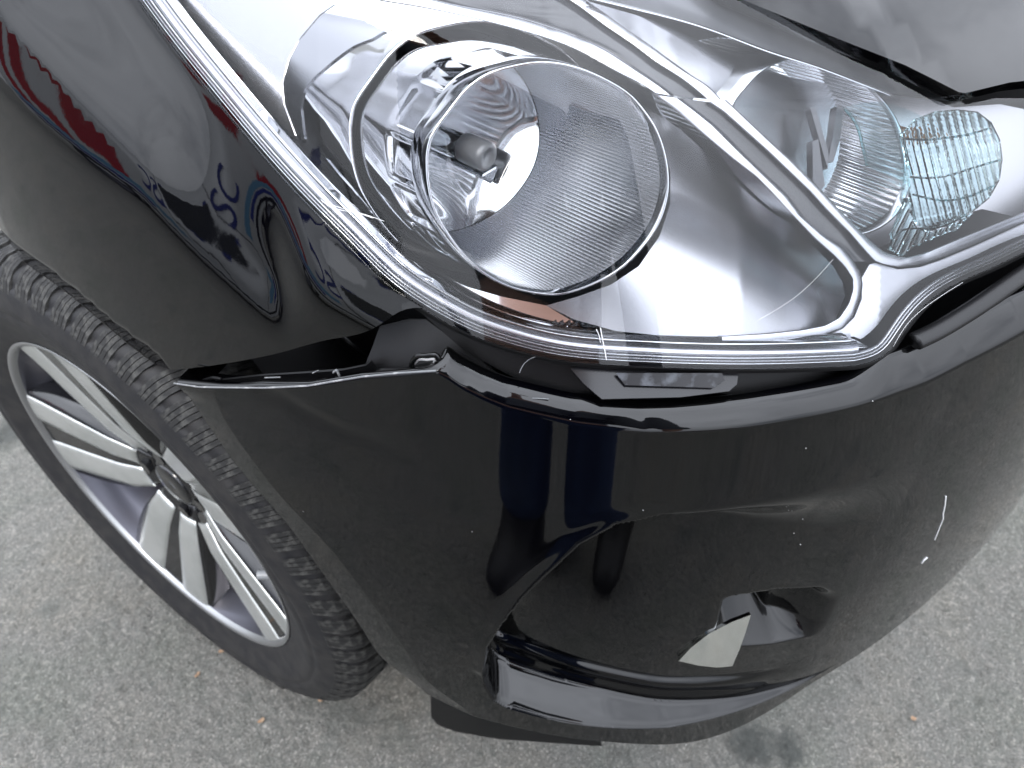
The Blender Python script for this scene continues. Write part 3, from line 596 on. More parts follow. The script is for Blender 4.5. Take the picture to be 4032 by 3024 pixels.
# tread blocks
def tread_mesh(row):
    bm = bmesh.new(); n = 4; NB = 68; pitch = 2 * math.pi / NB; r0 = .3005
    prof = {0: [(-.1085, .2835), (-.1035, .2935), (-.096, .3025), (-.088, .3072), (-.066, .3095)], 1: [(-.061, .3098), (-.045, .3106), (-.026, .3110)], 2: [(-.020, .3110), (0, .3112), (.02, .3110)]}[row]
    gap = .26 if row == 0 else .2
    for i in range(n):
        a0 = pitch * (gap / 2 + (1 - gap) * (i + .04) / n); a1 = pitch * (gap / 2 + (1 - gap) * (i + .90) / n)
        ring = []
        for (x, r) in prof:
            sk = (x + .09) * 1.1
            ring.append([bm.verts.new((x, -rr * math.sin(a + sk), rr * math.cos(a + sk))) for rr, a in ((r - .010, a0), (r, a0), (r, a1), (r - .010, a1))])
        for p, q in zip(ring[:-1], ring[1:]):
            for j in range(3): bm.faces.new((p[j], p[j + 1], q[j + 1], q[j]))
        bm.faces.new(ring[0][::-1]); bm.faces.new(ring[-1])
    # web joining the ribs
    bmesh.ops.recalc_face_normals(bm, faces=bm.faces); me = bpy.data.meshes.new('tread_block'); bm.to_mesh(me); bm.free(); me.materials.append(TREAD); return me
tm = [tread_mesh(k) for k in range(2)]
for row in range(2):
    for k in range(68):
        o = bpy.data.objects.new('tread_block', tm[row]); COL.objects.link(o); o.parent = wheel; o.matrix_local = Matrix.Rotation(2 * math.pi * (k + .5 * row + RNG.uniform(-.05, .05)) / 68, 4, 'X') @ Matrix.Scale(RNG.uniform(.997, 1.001), 4)

# ------------------------------------------------------------------ headlight
hl = part('headlight', car, 'clear headlight with chrome reflector bowls')
LEFT = [(295, 0), (350, 75), (450, 200), (550, 320), (650, 430), (750, 530), (850, 625), (912, 667)]
BOT = [(912, 667), (1000, 715), (1100, 752), (1200, 776), (1350, 790), (1500, 796), (1700, 796), (1845, 790)]
RIGHT = [(1845, 790), (1880, 782), (1912, 766), (1945, 725), (1985, 672), (2020, 640), (2060, 615), (2150, 575), (2212, 545), (2330, 500)]
TOPR = [(2330, 250), (2270, 232), (2212, 212), (2150, 212), (2086, 226), (2055, 206), (1990, 165), (1900, 122), (1780, 72), (1640, 12), (1400, -80), (1000, -230), (600, -330), (250, -330), (200, -200), (240, -100)]
OUT = np.vstack([resample(LEFT, 40)[:-1], resample(BOT, 40)[:-1], resample(RIGHT, 34), np.array(TOPR, float)])
def LP(p, e=0.0): return hit(np.array(p, float), lens_in, e)
# clear outer lens
panel('lens', OUT, lens_in, 0.0, LENS, hl, step=8, thick=0, label='clear plastic outer lens with fine scratches', per=8)
# housing behind everything
def off(poly, d):
    """inset a closed outline by d photo px"""
    p = np.asarray(poly, float); t = np.roll(p, -1, 0) - np.roll(p, 1, 0); t /= np.linalg.norm(t, axis=1)[:, None]; n = np.stack([-t[:, 1], t[:, 0]], 1)
    area = .5 * np.sum(p[:, 0] * np.roll(p[:, 1], -1) - np.roll(p[:, 0], -1) * p[:, 1]); return p + n * d * np.sign(area)
panel('housing', off(OUT, -6), lens_in, .235, PLASTIC, hl, step=30, thick=.004, per=16)
# black gasket and the layered clear edge along the left and bottom
EDGE = np.vstack([resample([(200, -130)] + LEFT, 44)[:-1], resample(BOT, 44)[:-1], resample(RIGHT, 34)])
def eoff(d):
    p = EDGE; t = np.gradient(p, axis=0); t /= np.linalg.norm(t, axis=1)[:, None]; return p + np.stack([t[:, 1], -t[:, 0]], 1) * d
def etube(name, d, e, r, m, label=None, a=0, b=None, **k):
    p = eoff(d)[a:b]; return tube(name, hit(resample(p, 160, False), lens_in, e), r, m, hl, 8, label, **k)
def eband(name, d0, d1, e0, e1, m, a=0, b=None, bulge=0.0, wall=.0015, n=190, label=None):
    return strip(name, eoff(d0)[a:b], eoff(d1)[a:b], lens_in, e0, e1, m, hl, n=n, bulge=bulge, wall=wall, smooth=False, rows=5, label=label)
eband('rubber_seal', -9, -1, .010, .004, GROOVE, wall=.012)
eband('rubber_seal', -1, 3, .004, .004, RUBBER, bulge=.0008)
eband('rubber_seal', 3, 9, .006, .006, GROOVE)
eband('lens_edge', 9, 13, .004, .004, CHROME2, bulge=.0006)
eband('lens_edge', 13, 16, .006, .006, GREYB)
eband('lens_edge', 16, 20, .004, .005, SILVER, bulge=.0006)
eband('lens_edge', 20, 22, .006, .006, GREYB)
eband('lens_edge', 22, 27, .004, .005, CHROME2, bulge=.0008)
eband('lens_edge', 27, 29, .006, .006, GREYB)
# side walls of the lens running back into the body
def skirt():
    p = hit(resample(eoff(-1), 200, False), lens_in, .001); T, r = polar(p); Q = np.stack([P3(T, r - a, p[:, 2] - .2 * a) for a in (0, .012, .03, .06)], 1); me = gridmesh('lens_skirt', Q); orient(me, Q); o = link('lens_skirt', me, PLASTIC, hl)
skirt()
# chrome trim band that follows the edge
eband('chrome_surround', 29, 50, .005, .008, WHITEP, b=88, bulge=.0006, label='pale band round the headlight')
eband('chrome_surround', 50, 53, .009, .010, GREYB, b=88)
eband('chrome_surround', 53, 72, .010, .022, CHROME2, b=87)

# ---- low beam barrel: oblique front rim, swept back along the car axis
RIM = [(922, 340), (923, 375), (928, 415), (938, 452), (963, 500), (988, 535), (1028, 577), (1065, 602), (1106, 620), (1156, 632), (1206, 635), (1256, 622), (1306, 600), (1356, 565), (1393, 525), (1421, 482), (1436, 440), (1441, 410), (1441, 375), (1431, 320), (1413, 275), (1386, 235), (1361, 207), (1318, 178), (1262, 152), (1210, 138), (1150, 136), (1106, 144), (1053, 160), (1003, 197), (965, 245), (943, 275), (928, 305)]
rimc = np.array(RIM, float); rp = hit(rimc, lens_in, .022)
# best plane through the rim keeps it true from every side
c0 = rp.mean(0); nrm = np.linalg.svd(rp - c0)[2][2]
def onplane(px):
    d = rays(px); t = ((c0 - CAM) @ nrm) / (d @ nrm); return CAM + t[:, None] * d
NR = 240
R3 = onplane(resample(np.vstack([rimc, rimc[:1]]), NR + 1)[:-1])
ctr = R3.mean(0); AX = np.array([0, 1., 0])
def ring(scale, back, plane=None):
    P = ctr + (R3 - ctr) * scale
    return P + AX * back
def loft(name, rings, m, parent=hl, label=None, flip=False):
    me = gridmesh(name, np.stack(rings, 0), closed_v=True); o = link(name, me, m, parent, label); return o
# outer barrel with stepped pads between the ticks
us = np.linspace(0, 1, 30); ang = np.arange(NR)
Pv = proj(R3); aa = dg(np.arctan2(-(Pv[:, 1] - 385), Pv[:, 0] - 1181)) % 360
tick = [(140, 162), (166, 187), (191, 210), (214, 236), (240, 262), (98, 118), (118, 137)]
padm = np.zeros(NR)
for k, (lo, hi) in enumerate(tick):
    padm = np.maximum(padm, np.clip((aa - lo) / .8, 0, 1) * np.clip((hi - aa) / .8, 0, 1) * (1 if k < 5 else .6))
rings = []
for u in us:
    ax_ = np.clip((u - .05) / .06, 0, 1) * np.clip((.47 - u) / .03, 0, 1)
    sc = 1.012 + .02 * u - .030 * padm * ax_
    rings.append(ctr + (R3 - ctr) * sc[:, None] + AX * (.066 * u))
loft('low_beam_barrel', rings, CHROME2, label='chrome barrel with stepped pads')
# rim lip
loft('barrel_rim', [ring(.985, .004), ring(.99, -.0005), ring(1.0, -.0015), ring(1.012, -.0002), ring(1.020, .003), ring(1.020, .010), ring(1.012, .012)], CHROME, label='bright rim of the low beam barrel')
# fluted inside wall
nf = 180; ph = np.arange(NR * 9) / (NR * 9); R4 = onplane(resample(np.vstack([rimc, rimc[:1]]), NR * 9 + 1)[:-1])
fl = (np.abs(np.sin(math.pi * nf * ph)))
rings = []
for u in np.linspace(0, 1, 14):
    sc = (.985 - .035 * u) - .010 * fl * min(1, u / .08)
    rings.append(ctr + (R4 - ctr) * sc[:, None] + AX * (.004 + .084 * u))
loft('fluted_shade', rings, FLUTE, label='fluted silver inner wall of the low beam')
# reflector bowl with facets
base = ctr + (R4[::9] - ctr) * .95 + AX * .088; bc = base.mean(0); rings = []
for u in np.linspace(0, 1, 44):
    k = 1 - u; fac = 1 + .10 * np.abs(((np.arange(NR) / NR * 11) % 1) - .5) * math.sin(math.pi * min(1, u * 1.2)) + .03 * math.sin(u * 16)
    rings.append(bc + (base - bc) * (k * .985 + .10 * u) * fac[:, None] + AX * (.075 * (1 - k * k)) + np.array([0, 0, .034 * u]))
loft('reflector_bowl', rings, BOWL, label='faceted mirror bowl behind the bulb')
# bulb with metal cap pointing forward
def revolve(name, o, ax, prof, m, seg=40, parent=hl, label=None):
    ax = np.asarray(ax, float) / np.linalg.norm(ax); a = np.cross(ax, [0, 0, 1.]); a /= np.linalg.norm(a); b = np.cross(ax, a); th = np.linspace(0, 2 * math.pi, seg, endpoint=False)
    P = np.stack([o + ax * x + r * (np.cos(th)[:, None] * a + np.sin(th)[:, None] * b) for x, r in prof], 0)
    me = gridmesh(name, P, closed_v=True); bm = bmesh.new(); bm.from_mesh(me); bmesh.ops.recalc_face_normals(bm, faces=bm.faces); bm.to_mesh(me); bm.free(); return link(name, me, m, parent, label)
BA = np.array([0, -1., 0]); d0 = rays([(1055, 340)])[0]; bt = CAM + d0 * (((bc[1] - .039) - CAM[1]) / d0[1])
revolve('bulb_cap', bt, BA, [(-.020, .0088), (-.018, .0092), (-.004, .0092), (-.001, .0088), (0, .0078), (.0004, .005), (-.0006, .0046), (-.0004, .0001)], BULBM, label='grey metal shield cap on the bulb')
revolve('bulb', bt + np.array([0, .02, 0]), BA, [(-.05, .010), (-.045, .0075), (-.02, .0072), (0, .0072), (.002, .004)], clear_mat('bulb_glass', (.9, .92, .93), 1.5))
revolve('bulb_base', bt + np.array([0, .055, 0]), BA, [(-.02, .02), (-.004, .019), (0, .012), (.002, .0001)], GREYPL)
bm = bmesh.new(); boxbm(bm, (bt[0] + .004, bt[1] + .018, bt[2] - .0125), (.013, .030, .0015)); boxbm(bm, (bt[0] - .004, bt[1] + .030, bt[2] - .010), (.0015, .040, .0015)); bmobj('bulb_bracket', bm, CHROME2, hl)
# groove and outer collar
loft('barrel_groove', [ring(1.03, .064), ring(1.05, .076), ring(1.145, .074), ring(1.150, .054)], GROOVE)
sel = np.concatenate([np.where((aa > 30) & (aa < 226))[0]]); sel = sel[np.argsort(aa[sel])]
me = gridmesh('chrome_collar', np.stack([ring(s_, b_)[sel] for s_, b_ in ((1.142, .060), (1.144, .051), (1.155, .048), (1.165, .050), (1.175, .058), (1.20, .073), (1.23, .090), (1.27, .11))], 0)); orient(me, None); link('chrome_collar', me, CHROME2, hl, 'smooth silver collar round the barrel')
panel('lower_bezel', [(600, 300), (650, 345), (700, 400), (760, 465), (840, 535), (930, 585), (1010, 620), (1080, 640), (1180, 660), (1250, 702), (1106, 702), (1000, 664), (912, 617), (850, 577), (750, 482), (650, 382), (590, 320)], lens_in, .034, CHROME2, hl, step=10, thick=.002)

# ---- satin wing beside the barrel
def sat_e(x, y):
    f = (y - 465) - (x - 1480) * .40          # fold line
    return .040 + .020 * np.tanh(-f / 130) + .00004 * np.maximum(0, x - 1600) + .0 * y
SATP = [(1395, 235), (1425, 250), (1470, 280), (1520, 325), (1580, 372), (1650, 432), (1710, 485), (1760, 535), (1800, 575), (1820, 610), (1825, 640), (1805, 690), (1760, 712), (1680, 722), (1560, 728), (1440, 726), (1330, 715), (1240, 690), (1180, 660), (1250, 640), (1320, 615), (1380, 575), (1425, 510), (1448, 440), (1448, 370), (1430, 300)]
panel('satin_bezel', SATP, lens_in, sat_e, SATIN, hl, step=10, thick=.002, label='grained satin silver bezel')
SAT2 = [(240, -120), (335, 0), (420, 100), (500, 200), (560, 270), (610, 330), (640, 300), (612, 225), (608, 180), (623, 125), (645, 85), (690, 32), (730, 5), (780, -60), (700, -160), (450, -240)]
panel('satin_bezel', SAT2, lens_in, lambda x, y: .030 + .00006 * np.maximum(0, x - 400), SATIN, hl, step=14, thick=.002, label='grained satin bezel behind the collar')
FLUT = [(1000, 655), (1060, 665), (1140, 655), (1200, 655), (1260, 640), (1320, 620), (1352, 650), (1370, 690), (1362, 712), (1290, 708), (1180, 700), (1080, 680)]
panel('ribbed_mirror', FLUT, lens_in, lambda x, y: .030 + .0009 * np.sin(x * .42 + y * .25) + .00022 * (712 - y), CHROME, hl, step=4, thick=.0015, label='ribbed mirror strip under the barrel')
# ---- Y shaped trim: silver, dark band, silver
S1a = [(820, -40), (940, 0), (1106, 34), (1231, 72), (1306, 105), (1381, 155), (1431, 190), (1452, 207)]; S1b = [(820, 2), (960, 26), (1106, 61), (1206, 92), (1281, 127), (1331, 155), (1381, 180), (1412, 200)]
S2b = [(1150, -45), (1231, 0), (1306, 55), (1368, 97), (1418, 135), (1468, 167), (1506, 197), (1526, 214)]; S2a = [(1190, -50), (1268, 0), (1356, 62), (1431, 117), (1493, 162), (1531, 187), (1558, 215)]
T1a = [(1413, 205), (1456, 237), (1518, 290), (1581, 342), (1631, 380), (1666, 415), (1709, 462), (1759, 515), (1799, 550), (1824, 575), (1841, 600), (1843, 622), (1834, 655), (1814, 685), (1784, 702), (1734, 712), (1659, 720), (1560, 726)]
T1b = [(1466, 212), (1496, 235), (1543, 272), (1606, 335), (1659, 385), (1700, 425), (1734, 470), (1784, 512), (1819, 535), (1844, 565), (1859, 590), (1864, 615), (1859, 645), (1844, 685), (1821, 710), (1775, 724), (1659, 738), (1560, 742)]
T2a = [(1530, 220), (1561, 240), (1606, 280), (1659, 327), (1704, 370), (1751, 415), (1789, 457), (1834, 502), (1871, 545), (1889, 565), (1909, 573), (1941, 578), (1984, 573), (2034, 558), (2109, 527), (2212, 480), (2300, 440)]
T2b = [(1568, 215), (1581, 227), (1618, 262), (1659, 300), (1709, 345), (1774, 410), (1834, 475), (1884, 525), (1914, 547), (1954, 557), (1996, 547), (2059, 520), (2120, 495), (2212, 458), (2300, 420)]
strip('silver_trim', S1a, S1b, lens_in, .016, .016, WHITEP, hl, n=60, bulge=.0004)
strip('silver_trim', S2a, S2b, lens_in, .016, .016, WHITEP, hl, n=60, bulge=.0004)
strip('dark_band', S1a, S2b, lens_in, .022, .022, DARKBAND, hl, n=60, bulge=-.0006)
strip('silver_trim', T1a, T1b, lens_in, .016, .016, WHITEP, hl, n=110, bulge=.0005, smooth=False)
strip('silver_trim', T2a, T2b, lens_in, .016, .016, WHITEP, hl, n=110, bulge=.0005, smooth=False)
strip('dark_band', T1b[:10], T2a[:10], lens_in, .021, .021, DARKBAND, hl, n=70, bulge=-.0006)
# pale front corner panel
FRP = [(1862, 600), (1878, 572), (1890, 568), (1940, 582), (1990, 577), (2035, 562), (2110, 531), (2212, 484), (2330, 436), (2330, 492), (2212, 538), (2150, 566), (2060, 605), (2020, 628), (1985, 658), (1945, 708), (1918, 738), (1895, 748), (1845, 727), (1780, 728), (1821, 710), (1846, 685), (1862, 645)]
panel('corner_panel', FRP, lens_in, lambda x, y: .020 + .00009 * np.maximum(0, 1900 - x), PALE, hl, step=9, thick=.002, label='pale silver corner panel of the headlight')
# lower chrome ledge
strip('lower_ledge', [(1106, 690), (1250, 716), (1400, 730), (1560, 736), (1700, 732), (1800, 722), (1850, 735)], [(1106, 722), (1250, 748), (1400, 762), (1560, 768), (1700, 766), (1800, 758), (1880, 752)], lens_in, .016, .010, CHROME2, hl, n=90, bulge=.0012)

panel('upper_bezel', [(1271, -8), (1381, 17), (1531, 59), (1659, 107), (1759, 139), (1834, 167), (1920, 201), (2060, 216), (2055, 206), (1990, 168), (1900, 125), (1780, 75), (1640, 15), (1560, -20), (1400, -70), (1300, -60)], lens_in, lambda x, y: .022 + .0 * x, GREYB, hl, step=12, thick=.002, label='grey upper strip of the headlight')
strip('silver_trim', [(1260, -12), (1381, 17), (1531, 59), (1659, 107), (1759, 139), (1834, 167), (1930, 205)], [(1262, -4), (1381, 25), (1531, 66), (1659, 114), (1759, 146), (1834, 174), (1918, 207)], lens_in, .018, .018, SILVER, hl, n=60, bulge=.001, rows=5)
# ---- second chamber with its teal tinted indicator lens
CH = [(1268, 2), (1400, 40), (1560, 110), (1700, 165), (1850, 195), (1990, 205), (2060, 232), (2160, 225), (2330, 260), (2330, 415), (2212, 458), (2059, 520), (1996, 547), (1954, 557), (1914, 547), (1884, 525), (1834, 475), (1774, 410), (1709, 345), (1618, 262), (1560, 214), (1493, 162), (1431, 117), (1356, 62)]
panel('inner_bezel', CH, lens_in, lambda x, y: .040 + .00010 * np.clip(x - 1500, -400, 500) + .00003 * (y - 250), SATIN, hl, step=14, thick=.002, label='silver bezel of the inner chamber')
RM2 = [(1572, 250), (1586, 215), (1606, 190), (1631, 162), (1659, 142), (1700, 126), (1760, 124), (1830, 148), (1890, 200), (1930, 252), (1952, 310), (1963, 362), (1963, 395), (1953, 425), (1934, 460), (1905, 485), (1866, 502), (1820, 505), (1770, 490), (1720, 455), (1670, 405), (1625, 350), (1588, 295)]
r2 = hit(np.array(RM2, float), lens_in, .036); c2 = r2.mean(0); n2 = np.linalg.svd(r2 - c2)[2][2]
def onp2(px):
    d = rays(px); t = ((c2 - CAM) @ n2) / (d @ n2); return CAM + t[:, None] * d
Q4 = onp2(resample(np.vstack([np.array(RM2, float), RM2[:1]]), 601)[:-1]); c2 = Q4.mean(0); fl2 = np.abs(np.sin(math.pi * 84 * np.arange(600) / 600))
def ring2(s, b, f=0): return c2 + (Q4 - c2) * (s - f * fl2)[:, None] + AX * b if f is not None else 0
def rg2(s, b, f=0.0): return c2 + (Q4 - c2) * (np.full(600, s) - f * fl2)[:, None] + AX * b
loft('inner_rim', [rg2(.98, .003), rg2(.99, -.001), rg2(1.01, -.001), rg2(1.03, .004), rg2(1.06, .02)], SILVER)
loft('fluted_shade', [rg2(.98 - .05 * u, .003 + .055 * u, .016 * min(1, u / .1)) for u in np.linspace(0, 1, 10)], FLUTE, label='fluted silver wall of the indicator chamber')
loft('reflector_bowl', [rg2(.93 * (1 - u) + .12 * u, .058 + .06 * (1 - (1 - u) ** 2)) for u in np.linspace(0, 1, 14)], BOWL, label='mirror bowl behind the indicator lens')
# mirror partition blades in the small bowl
for p in ([(1750, 232), (1762, 232), (1790, 330), (1788, 365), (1778, 330)], [(1808, 230), (1822, 236), (1815, 300), (1800, 350), (1788, 350), (1800, 290)], [(1755, 305), (1768, 300), (1776, 360), (1782, 400), (1770, 415), (1756, 390)]):
    panel('mirror_blade', p, lens_in, .042, GREYB, hl, step=6, thick=.006, per=6)
# teal bulb lens: barrel shaped clear cap with ribs
TL = [(1822, 232), (1850, 222), (1915, 220), (1960, 232), (2010, 240), (2060, 236), (2110, 240), (2140, 262), (2160, 300), (2166, 345), (2160, 385), (2140, 425), (2105, 455), (2060, 480), (2010, 498), (1970, 520), (1940, 545), (1925, 535), (1930, 505), (1945, 470), (1962, 425), (1964, 390), (1955, 330), (1946, 290), (1900, 262), (1850, 250)]
TLB = [(1944, 292), (1975, 258), (2020, 240), (2070, 236), (2112, 241), (2142, 264), (2161, 302), (2166, 345), (2160, 388), (2138, 428), (2104, 456), (2050, 484), (2000, 500), (1972, 480), (1962, 430), (1962, 385), (1952, 330)]
def tl_e(x, y):
    d = np.hypot((x - 2065) / 120, (y - 365) / 140); return .010 + .020 * d ** 2 - .0008 * np.abs(np.sin((x - .25 * y) * .175)) - .0006 * np.abs(np.sin((y + .22 * x) * .062))
panel('indicator_lens', TLB, lens_in, tl_e, RIBG, hl, step=3.0, thick=.003, per=4, label='teal tinted ribbed glass cap')
panel('indicator_lens', [(1820, 232), (1860, 222), (1915, 220), (1960, 236), (1990, 250), (1960, 275), (1945, 295), (1955, 335), (1964, 385), (1964, 400), (1878, 362), (1868, 330), (1850, 270)], lens_in, lambda x, y: .030 + .0004 * np.sin(y * .5), TEAL, hl, step=5, thick=0, label='flat teal glass sheet beside the ribbed cap')
panel('indicator_lens', [(1962, 428), (1978, 488), (2005, 503), (2052, 488), (2104, 458), (2070, 494), (2010, 516), (1975, 532), (1950, 552), (1926, 538), (1930, 505), (1946, 470)], lens_in, lambda x, y: .026 + .0008 * np.sin(x * .3 + y * .15), RIBG, hl, step=4, thick=.003, label='folded lower edge of the teal glass cap', per=5)
EP = lambda pts, r, e: tube('lens_rib', hit(resample(np.array(pts, float), 40), lens_in, e), r, TEALD, hl, 6)
EP([(1825, 235), (1848, 265), (1862, 310), (1874, 360)], .0010, .028)
for pts in ([(1950, 300), (2000, 302), (2070, 296), (2140, 276)], [(1966, 382), (2020, 384), (2090, 366), (2163, 345)], [(1972, 420), (2040, 432), (2100, 420), (2150, 400)], [(1925, 520), (1945, 500), (2010, 494), (2090, 462)]):
    EP(pts, .0006, .018)
revolve('indicator_bulb', hit(np.array([(2000, 300.)]), lens_in, .060)[0], BA, [(-.02, .003), (0, .0032), (.003, .0025), (.004, .0001)], mat('amber_bulb', (.55, .20, .08), .15))
# rubber strip in the slot between lamp and bumper
tube('rubber_strip', hit(resample(np.array([(1975, 738), (2010, 722), (2060, 694), (2120, 656), (2180, 614), (2260, 560)], float), 60), lens_in, .002), .0062, RUBBER, hl, 12, squash=.7)
# lower bracket of the lamp body showing in the gap
BR = [(1232, 796), (1262, 790), (1500, 800), (1596, 797), (1592, 830), (1575, 845), (1470, 858), (1300, 862), (1262, 830)]
panel('lamp_bracket', BR, lens_in, lambda x, y: .012 - .00012 * (y - 800), mat('smoky_plastic', (.008, .008, .010), .16, ior=1.45), hl, step=8, thick=.004, label='smoky plastic lug under the headlight')
panel('lamp_bracket', [(1330, 806), (1560, 806), (1566, 822), (1540, 838), (1350, 832)], lens_in, .004, mat('scuffed_plastic', (.012, .012, .014), .35, colvar=(120, (.075, .08, .09), .5, .66)), hl, step=6, thick=.002, label='scuffed face of the plastic lug')
panel('lamp_lower_case', [(905, 672), (1000, 718), (1100, 756), (1200, 780), (1350, 796), (1600, 802), (1850, 796), (1880, 830), (1700, 850), (1400, 850), (1180, 850), (1080, 800), (1000, 755)], lens_in, .030, PLASTIC, hl, step=14, thick=.004)
panel('gap_plate', [(820, 705), (880, 690), (920, 690), (960, 720), (1030, 770), (1100, 830), (1000, 812), (950, 792), (800, 815), (788, 790), (806, 745)], lens_in, .035, mat('dull_black_panel', (.005, .005, .006), .42), car, step=12, thick=.003)

# marks on the clear lens
for pts, r in (([(1297, 708), (1302, 735), (1307, 760), (1310, 778)], .00028), ([(1288, 711), (1293, 722), (1297, 740)], .0002), ([(693, 431), (712, 446), (738, 454), (770, 460), (806, 471)], .0002), ([(696, 436), (740, 450), (790, 464), (830, 478)], .00016), ([(1640, 690), (1720, 640), (1800, 560)], .00007), ([(1930, 748), (1960, 700), (2010, 655), (2080, 610)], .0001)):
    tube('lens_scratch', LP(resample(np.array(pts, float), 24), -.0002), r, SCRATCH, hl, 5)
tube('hair_scratch', hit(resample(np.array([(1122, 806), (1130, 789), (1148, 774), (1172, 766)], float), 30), lens_in, .006), .0003, EDGEM, hl, 5)

# ------------------------------------------------------------------ what the paint and chrome mirror: photographer, van, car, house
def skin(name, verts, edges, radii, m, parent, root=0, sub=2, label=None):
    me = bpy.data.meshes.new(name); me.from_pydata(verts, edges, []); o = link(name, me, m, parent, label)
    md = o.modifiers.new('skin', 'SKIN'); md.use_smooth_shade = True
    for v, r in zip(me.skin_vertices[0].data, radii): v.radius = (r, r) if not isinstance(r, tuple) else r; v.use_root = False
    me.skin_vertices[0].data[root].use_root = True
    s = o.modifiers.new('sub', 'SUBSURF'); s.levels = sub; s.render_levels = sub
    return o
def chain(*n): return [(a, b) for a, b in zip(n[:-1], n[1:])]
SKINM = mat('skin', (.50, .27, .19), .5); JACKET = mat('grey_jacket', (.10, .11, .13), .85, bump=(200, .3, .001)); BOOT = mat('black_boot', (.01, .009, .009), .5); HAIRM = mat('brown_hair', (.05, .03, .02), .6)
def photographer():
    p = thing('person', 'standing person in blue jeans and black boots photographing the damage', 'person', (0, 0, 0))
    g = Vector((-1.205, .085, 0)); f = Vector((.765, .644, 0)); s = Vector((.644, -.765, 0))      # facing, own right
    def at(fw, rt, z): return tuple(g + f * fw + s * rt + Vector((0, 0, z)))
    ph = Vector(CAM) - Vector(cf) * .03
    V = [at(-.02, 0, .94)]; Rr = [.135]; E_ = []
    def add(par, pt, r): V.append(tuple(pt)); Rr.append(r); E_.append((par, len(V) - 1)); return len(V) - 1
    a = add(0, at(-.01, 0, 1.10), .13); b = add(a, at(-.01, 0, 1.28), .145); c = add(b, at(.0, 0, 1.42), .12); n_ = add(c, at(.05, 0, 1.50), .058); h = add(n_, at(.115, 0, 1.57), .075); h2 = add(h, at(.16, 0, 1.66), .088); add(h2, at(.155, 0, 1.73), .06)
    for k in (-1, 1):
        q = add(0, at(0, .07 * k, .86), .098); q = add(q, at(.03, .08 * k, .50), .062); q = add(q, at(0, .085 * k, .11), .03); add(q, at(.08, .095 * k, .05), .02)
        q = add(c, at(.0, .19 * k, 1.40), .06)
        if k > 0:
            q = add(q, at(-.04, .25, 1.12), .045); q = add(q, at(-.02, .26, .88), .03); q = add(q, at(-.01, .255, .80), .03); add(q, at(.005, .25, .72), .018); continue
        q = add(q, at(-.03, .25 * k, 1.13), .045); q = add(q, tuple(ph - Vector(cf) * .035 + Vector(cr) * .10 * k - Vector(cu) * .03), .028); add(q, tuple(ph - Vector(cf) * .012 + Vector(cr) * .085 * k), .024)
    skin('body', V, E_, Rr, SKINM, p)
    for k in (-1,):     # fingers and thumb closed round the phone
        for j in range(4):
            o_ = ph - Vector(cf) * .012 + Vector(cr) * (.086 * k) + Vector(cu) * (.026 - .017 * j)
            skin('finger', [tuple(o_), tuple(o_ + Vector(cf) * .012 - Vector(cr) * .006 * k), tuple(o_ + Vector(cf) * .017 - Vector(cr) * (.022 + .003 * j) * k)], [(0, 1), (1, 2)], [.009, .0085, .007], SKINM, p, sub=1)
        o_ = ph - Vector(cf) * .02 + Vector(cr) * (.08 * k) - Vector(cu) * .02
        skin('thumb', [tuple(o_), tuple(o_ + Vector(cu) * .02 - Vector(cr) * .015 * k), tuple(o_ + Vector(cu) * .03 - Vector(cr) * .035 * k - Vector(cf) * .002)], [(0, 1), (1, 2)], [.012, .010, .008], SKINM, p, sub=1)
    V, E_, Rr = [at(-.02, 0, .96)], [], [.15]
    for k in (-1, 1):
        q = add(0, at(-.005, .075 * k, .84), .108); q = add(q, at(.02, .08 * k, .66), .088); q = add(q, at(.03, .082 * k, .50), .076); q = add(q, at(.012, .084 * k, .30), .068); add(q, at(.0, .086 * k, .16), .070)
    skin('jeans', V, E_, Rr, FABRIC, p)
    V, E_, Rr = [at(-.02, 0, .93)], [], [.160]
    a = add(0, at(-.01, 0, 1.10), .160); b = add(a, at(-.01, 0, 1.28), .160); c = add(b, at(.0, 0, 1.42), .13); add(c, at(.04, 0, 1.48), .075)
    for k in (-1, 1):
        q = add(c, at(.0, .20 * k, 1.40), .075)
        if k > 0:
            q = add(q, at(-.04, .26, 1.12), .060); add(q, at(-.02, .27, .90), .045); continue
        q = add(q, at(-.03, .26 * k, 1.13), .060); add(q, tuple(ph - Vector(cf) * .05 + Vector(cr) * .115 * k - Vector(cu) * .035), .042)
    skin('jacket', V, E_, Rr, JACKET, p)
    for k in (-1, 1):
        skin('boot', [at(-.01, .086 * k, .23), at(-.02, .087 * k, .08), at(.05, .093 * k, .055), at(.15, .105 * k, .042), at(-.06, .085 * k, .045)], [(0, 1), (1, 2), (2, 3), (1, 4)], [.062, .062, .056, .047, .042], BOOT, p)
    skin('hair', [at(.13, 0, 1.735), at(.10, 0, 1.67), at(.085, 0, 1.60)], [(0, 1), (1, 2)], [.085, .085, .06], HAIRM, p)
    for k in (-1, 1): 
        bm = bmesh.new(); bmesh.ops.create_uvsphere(bm, u_segments=12, v_segments=8, radius=.012, matrix=Matrix.Translation(Vector(at(.236, .032 * k, 1.655)))); bmobj('eye', bm, mat('eye_white', (.7, .7, .7), .2), p, True)
        skin('ear', [at(.15, .088 * k, 1.665), at(.145, .094 * k, 1.635)], [(0, 1)], [.02, .013], SKINM, p, sub=1)
    skin('nose', [at(.245, 0, 1.655), at(.262, 0, 1.625)], [(0, 1)], [.011, .017], SKINM, p, sub=1)
    skin('mouth', [at(.238, -.022, 1.588), at(.243, 0, 1.586), at(.238, .022, 1.588)], [(0, 1), (1, 2)], [.006, .008, .006], mat('lips', (.4, .15, .13), .4), p, sub=1)
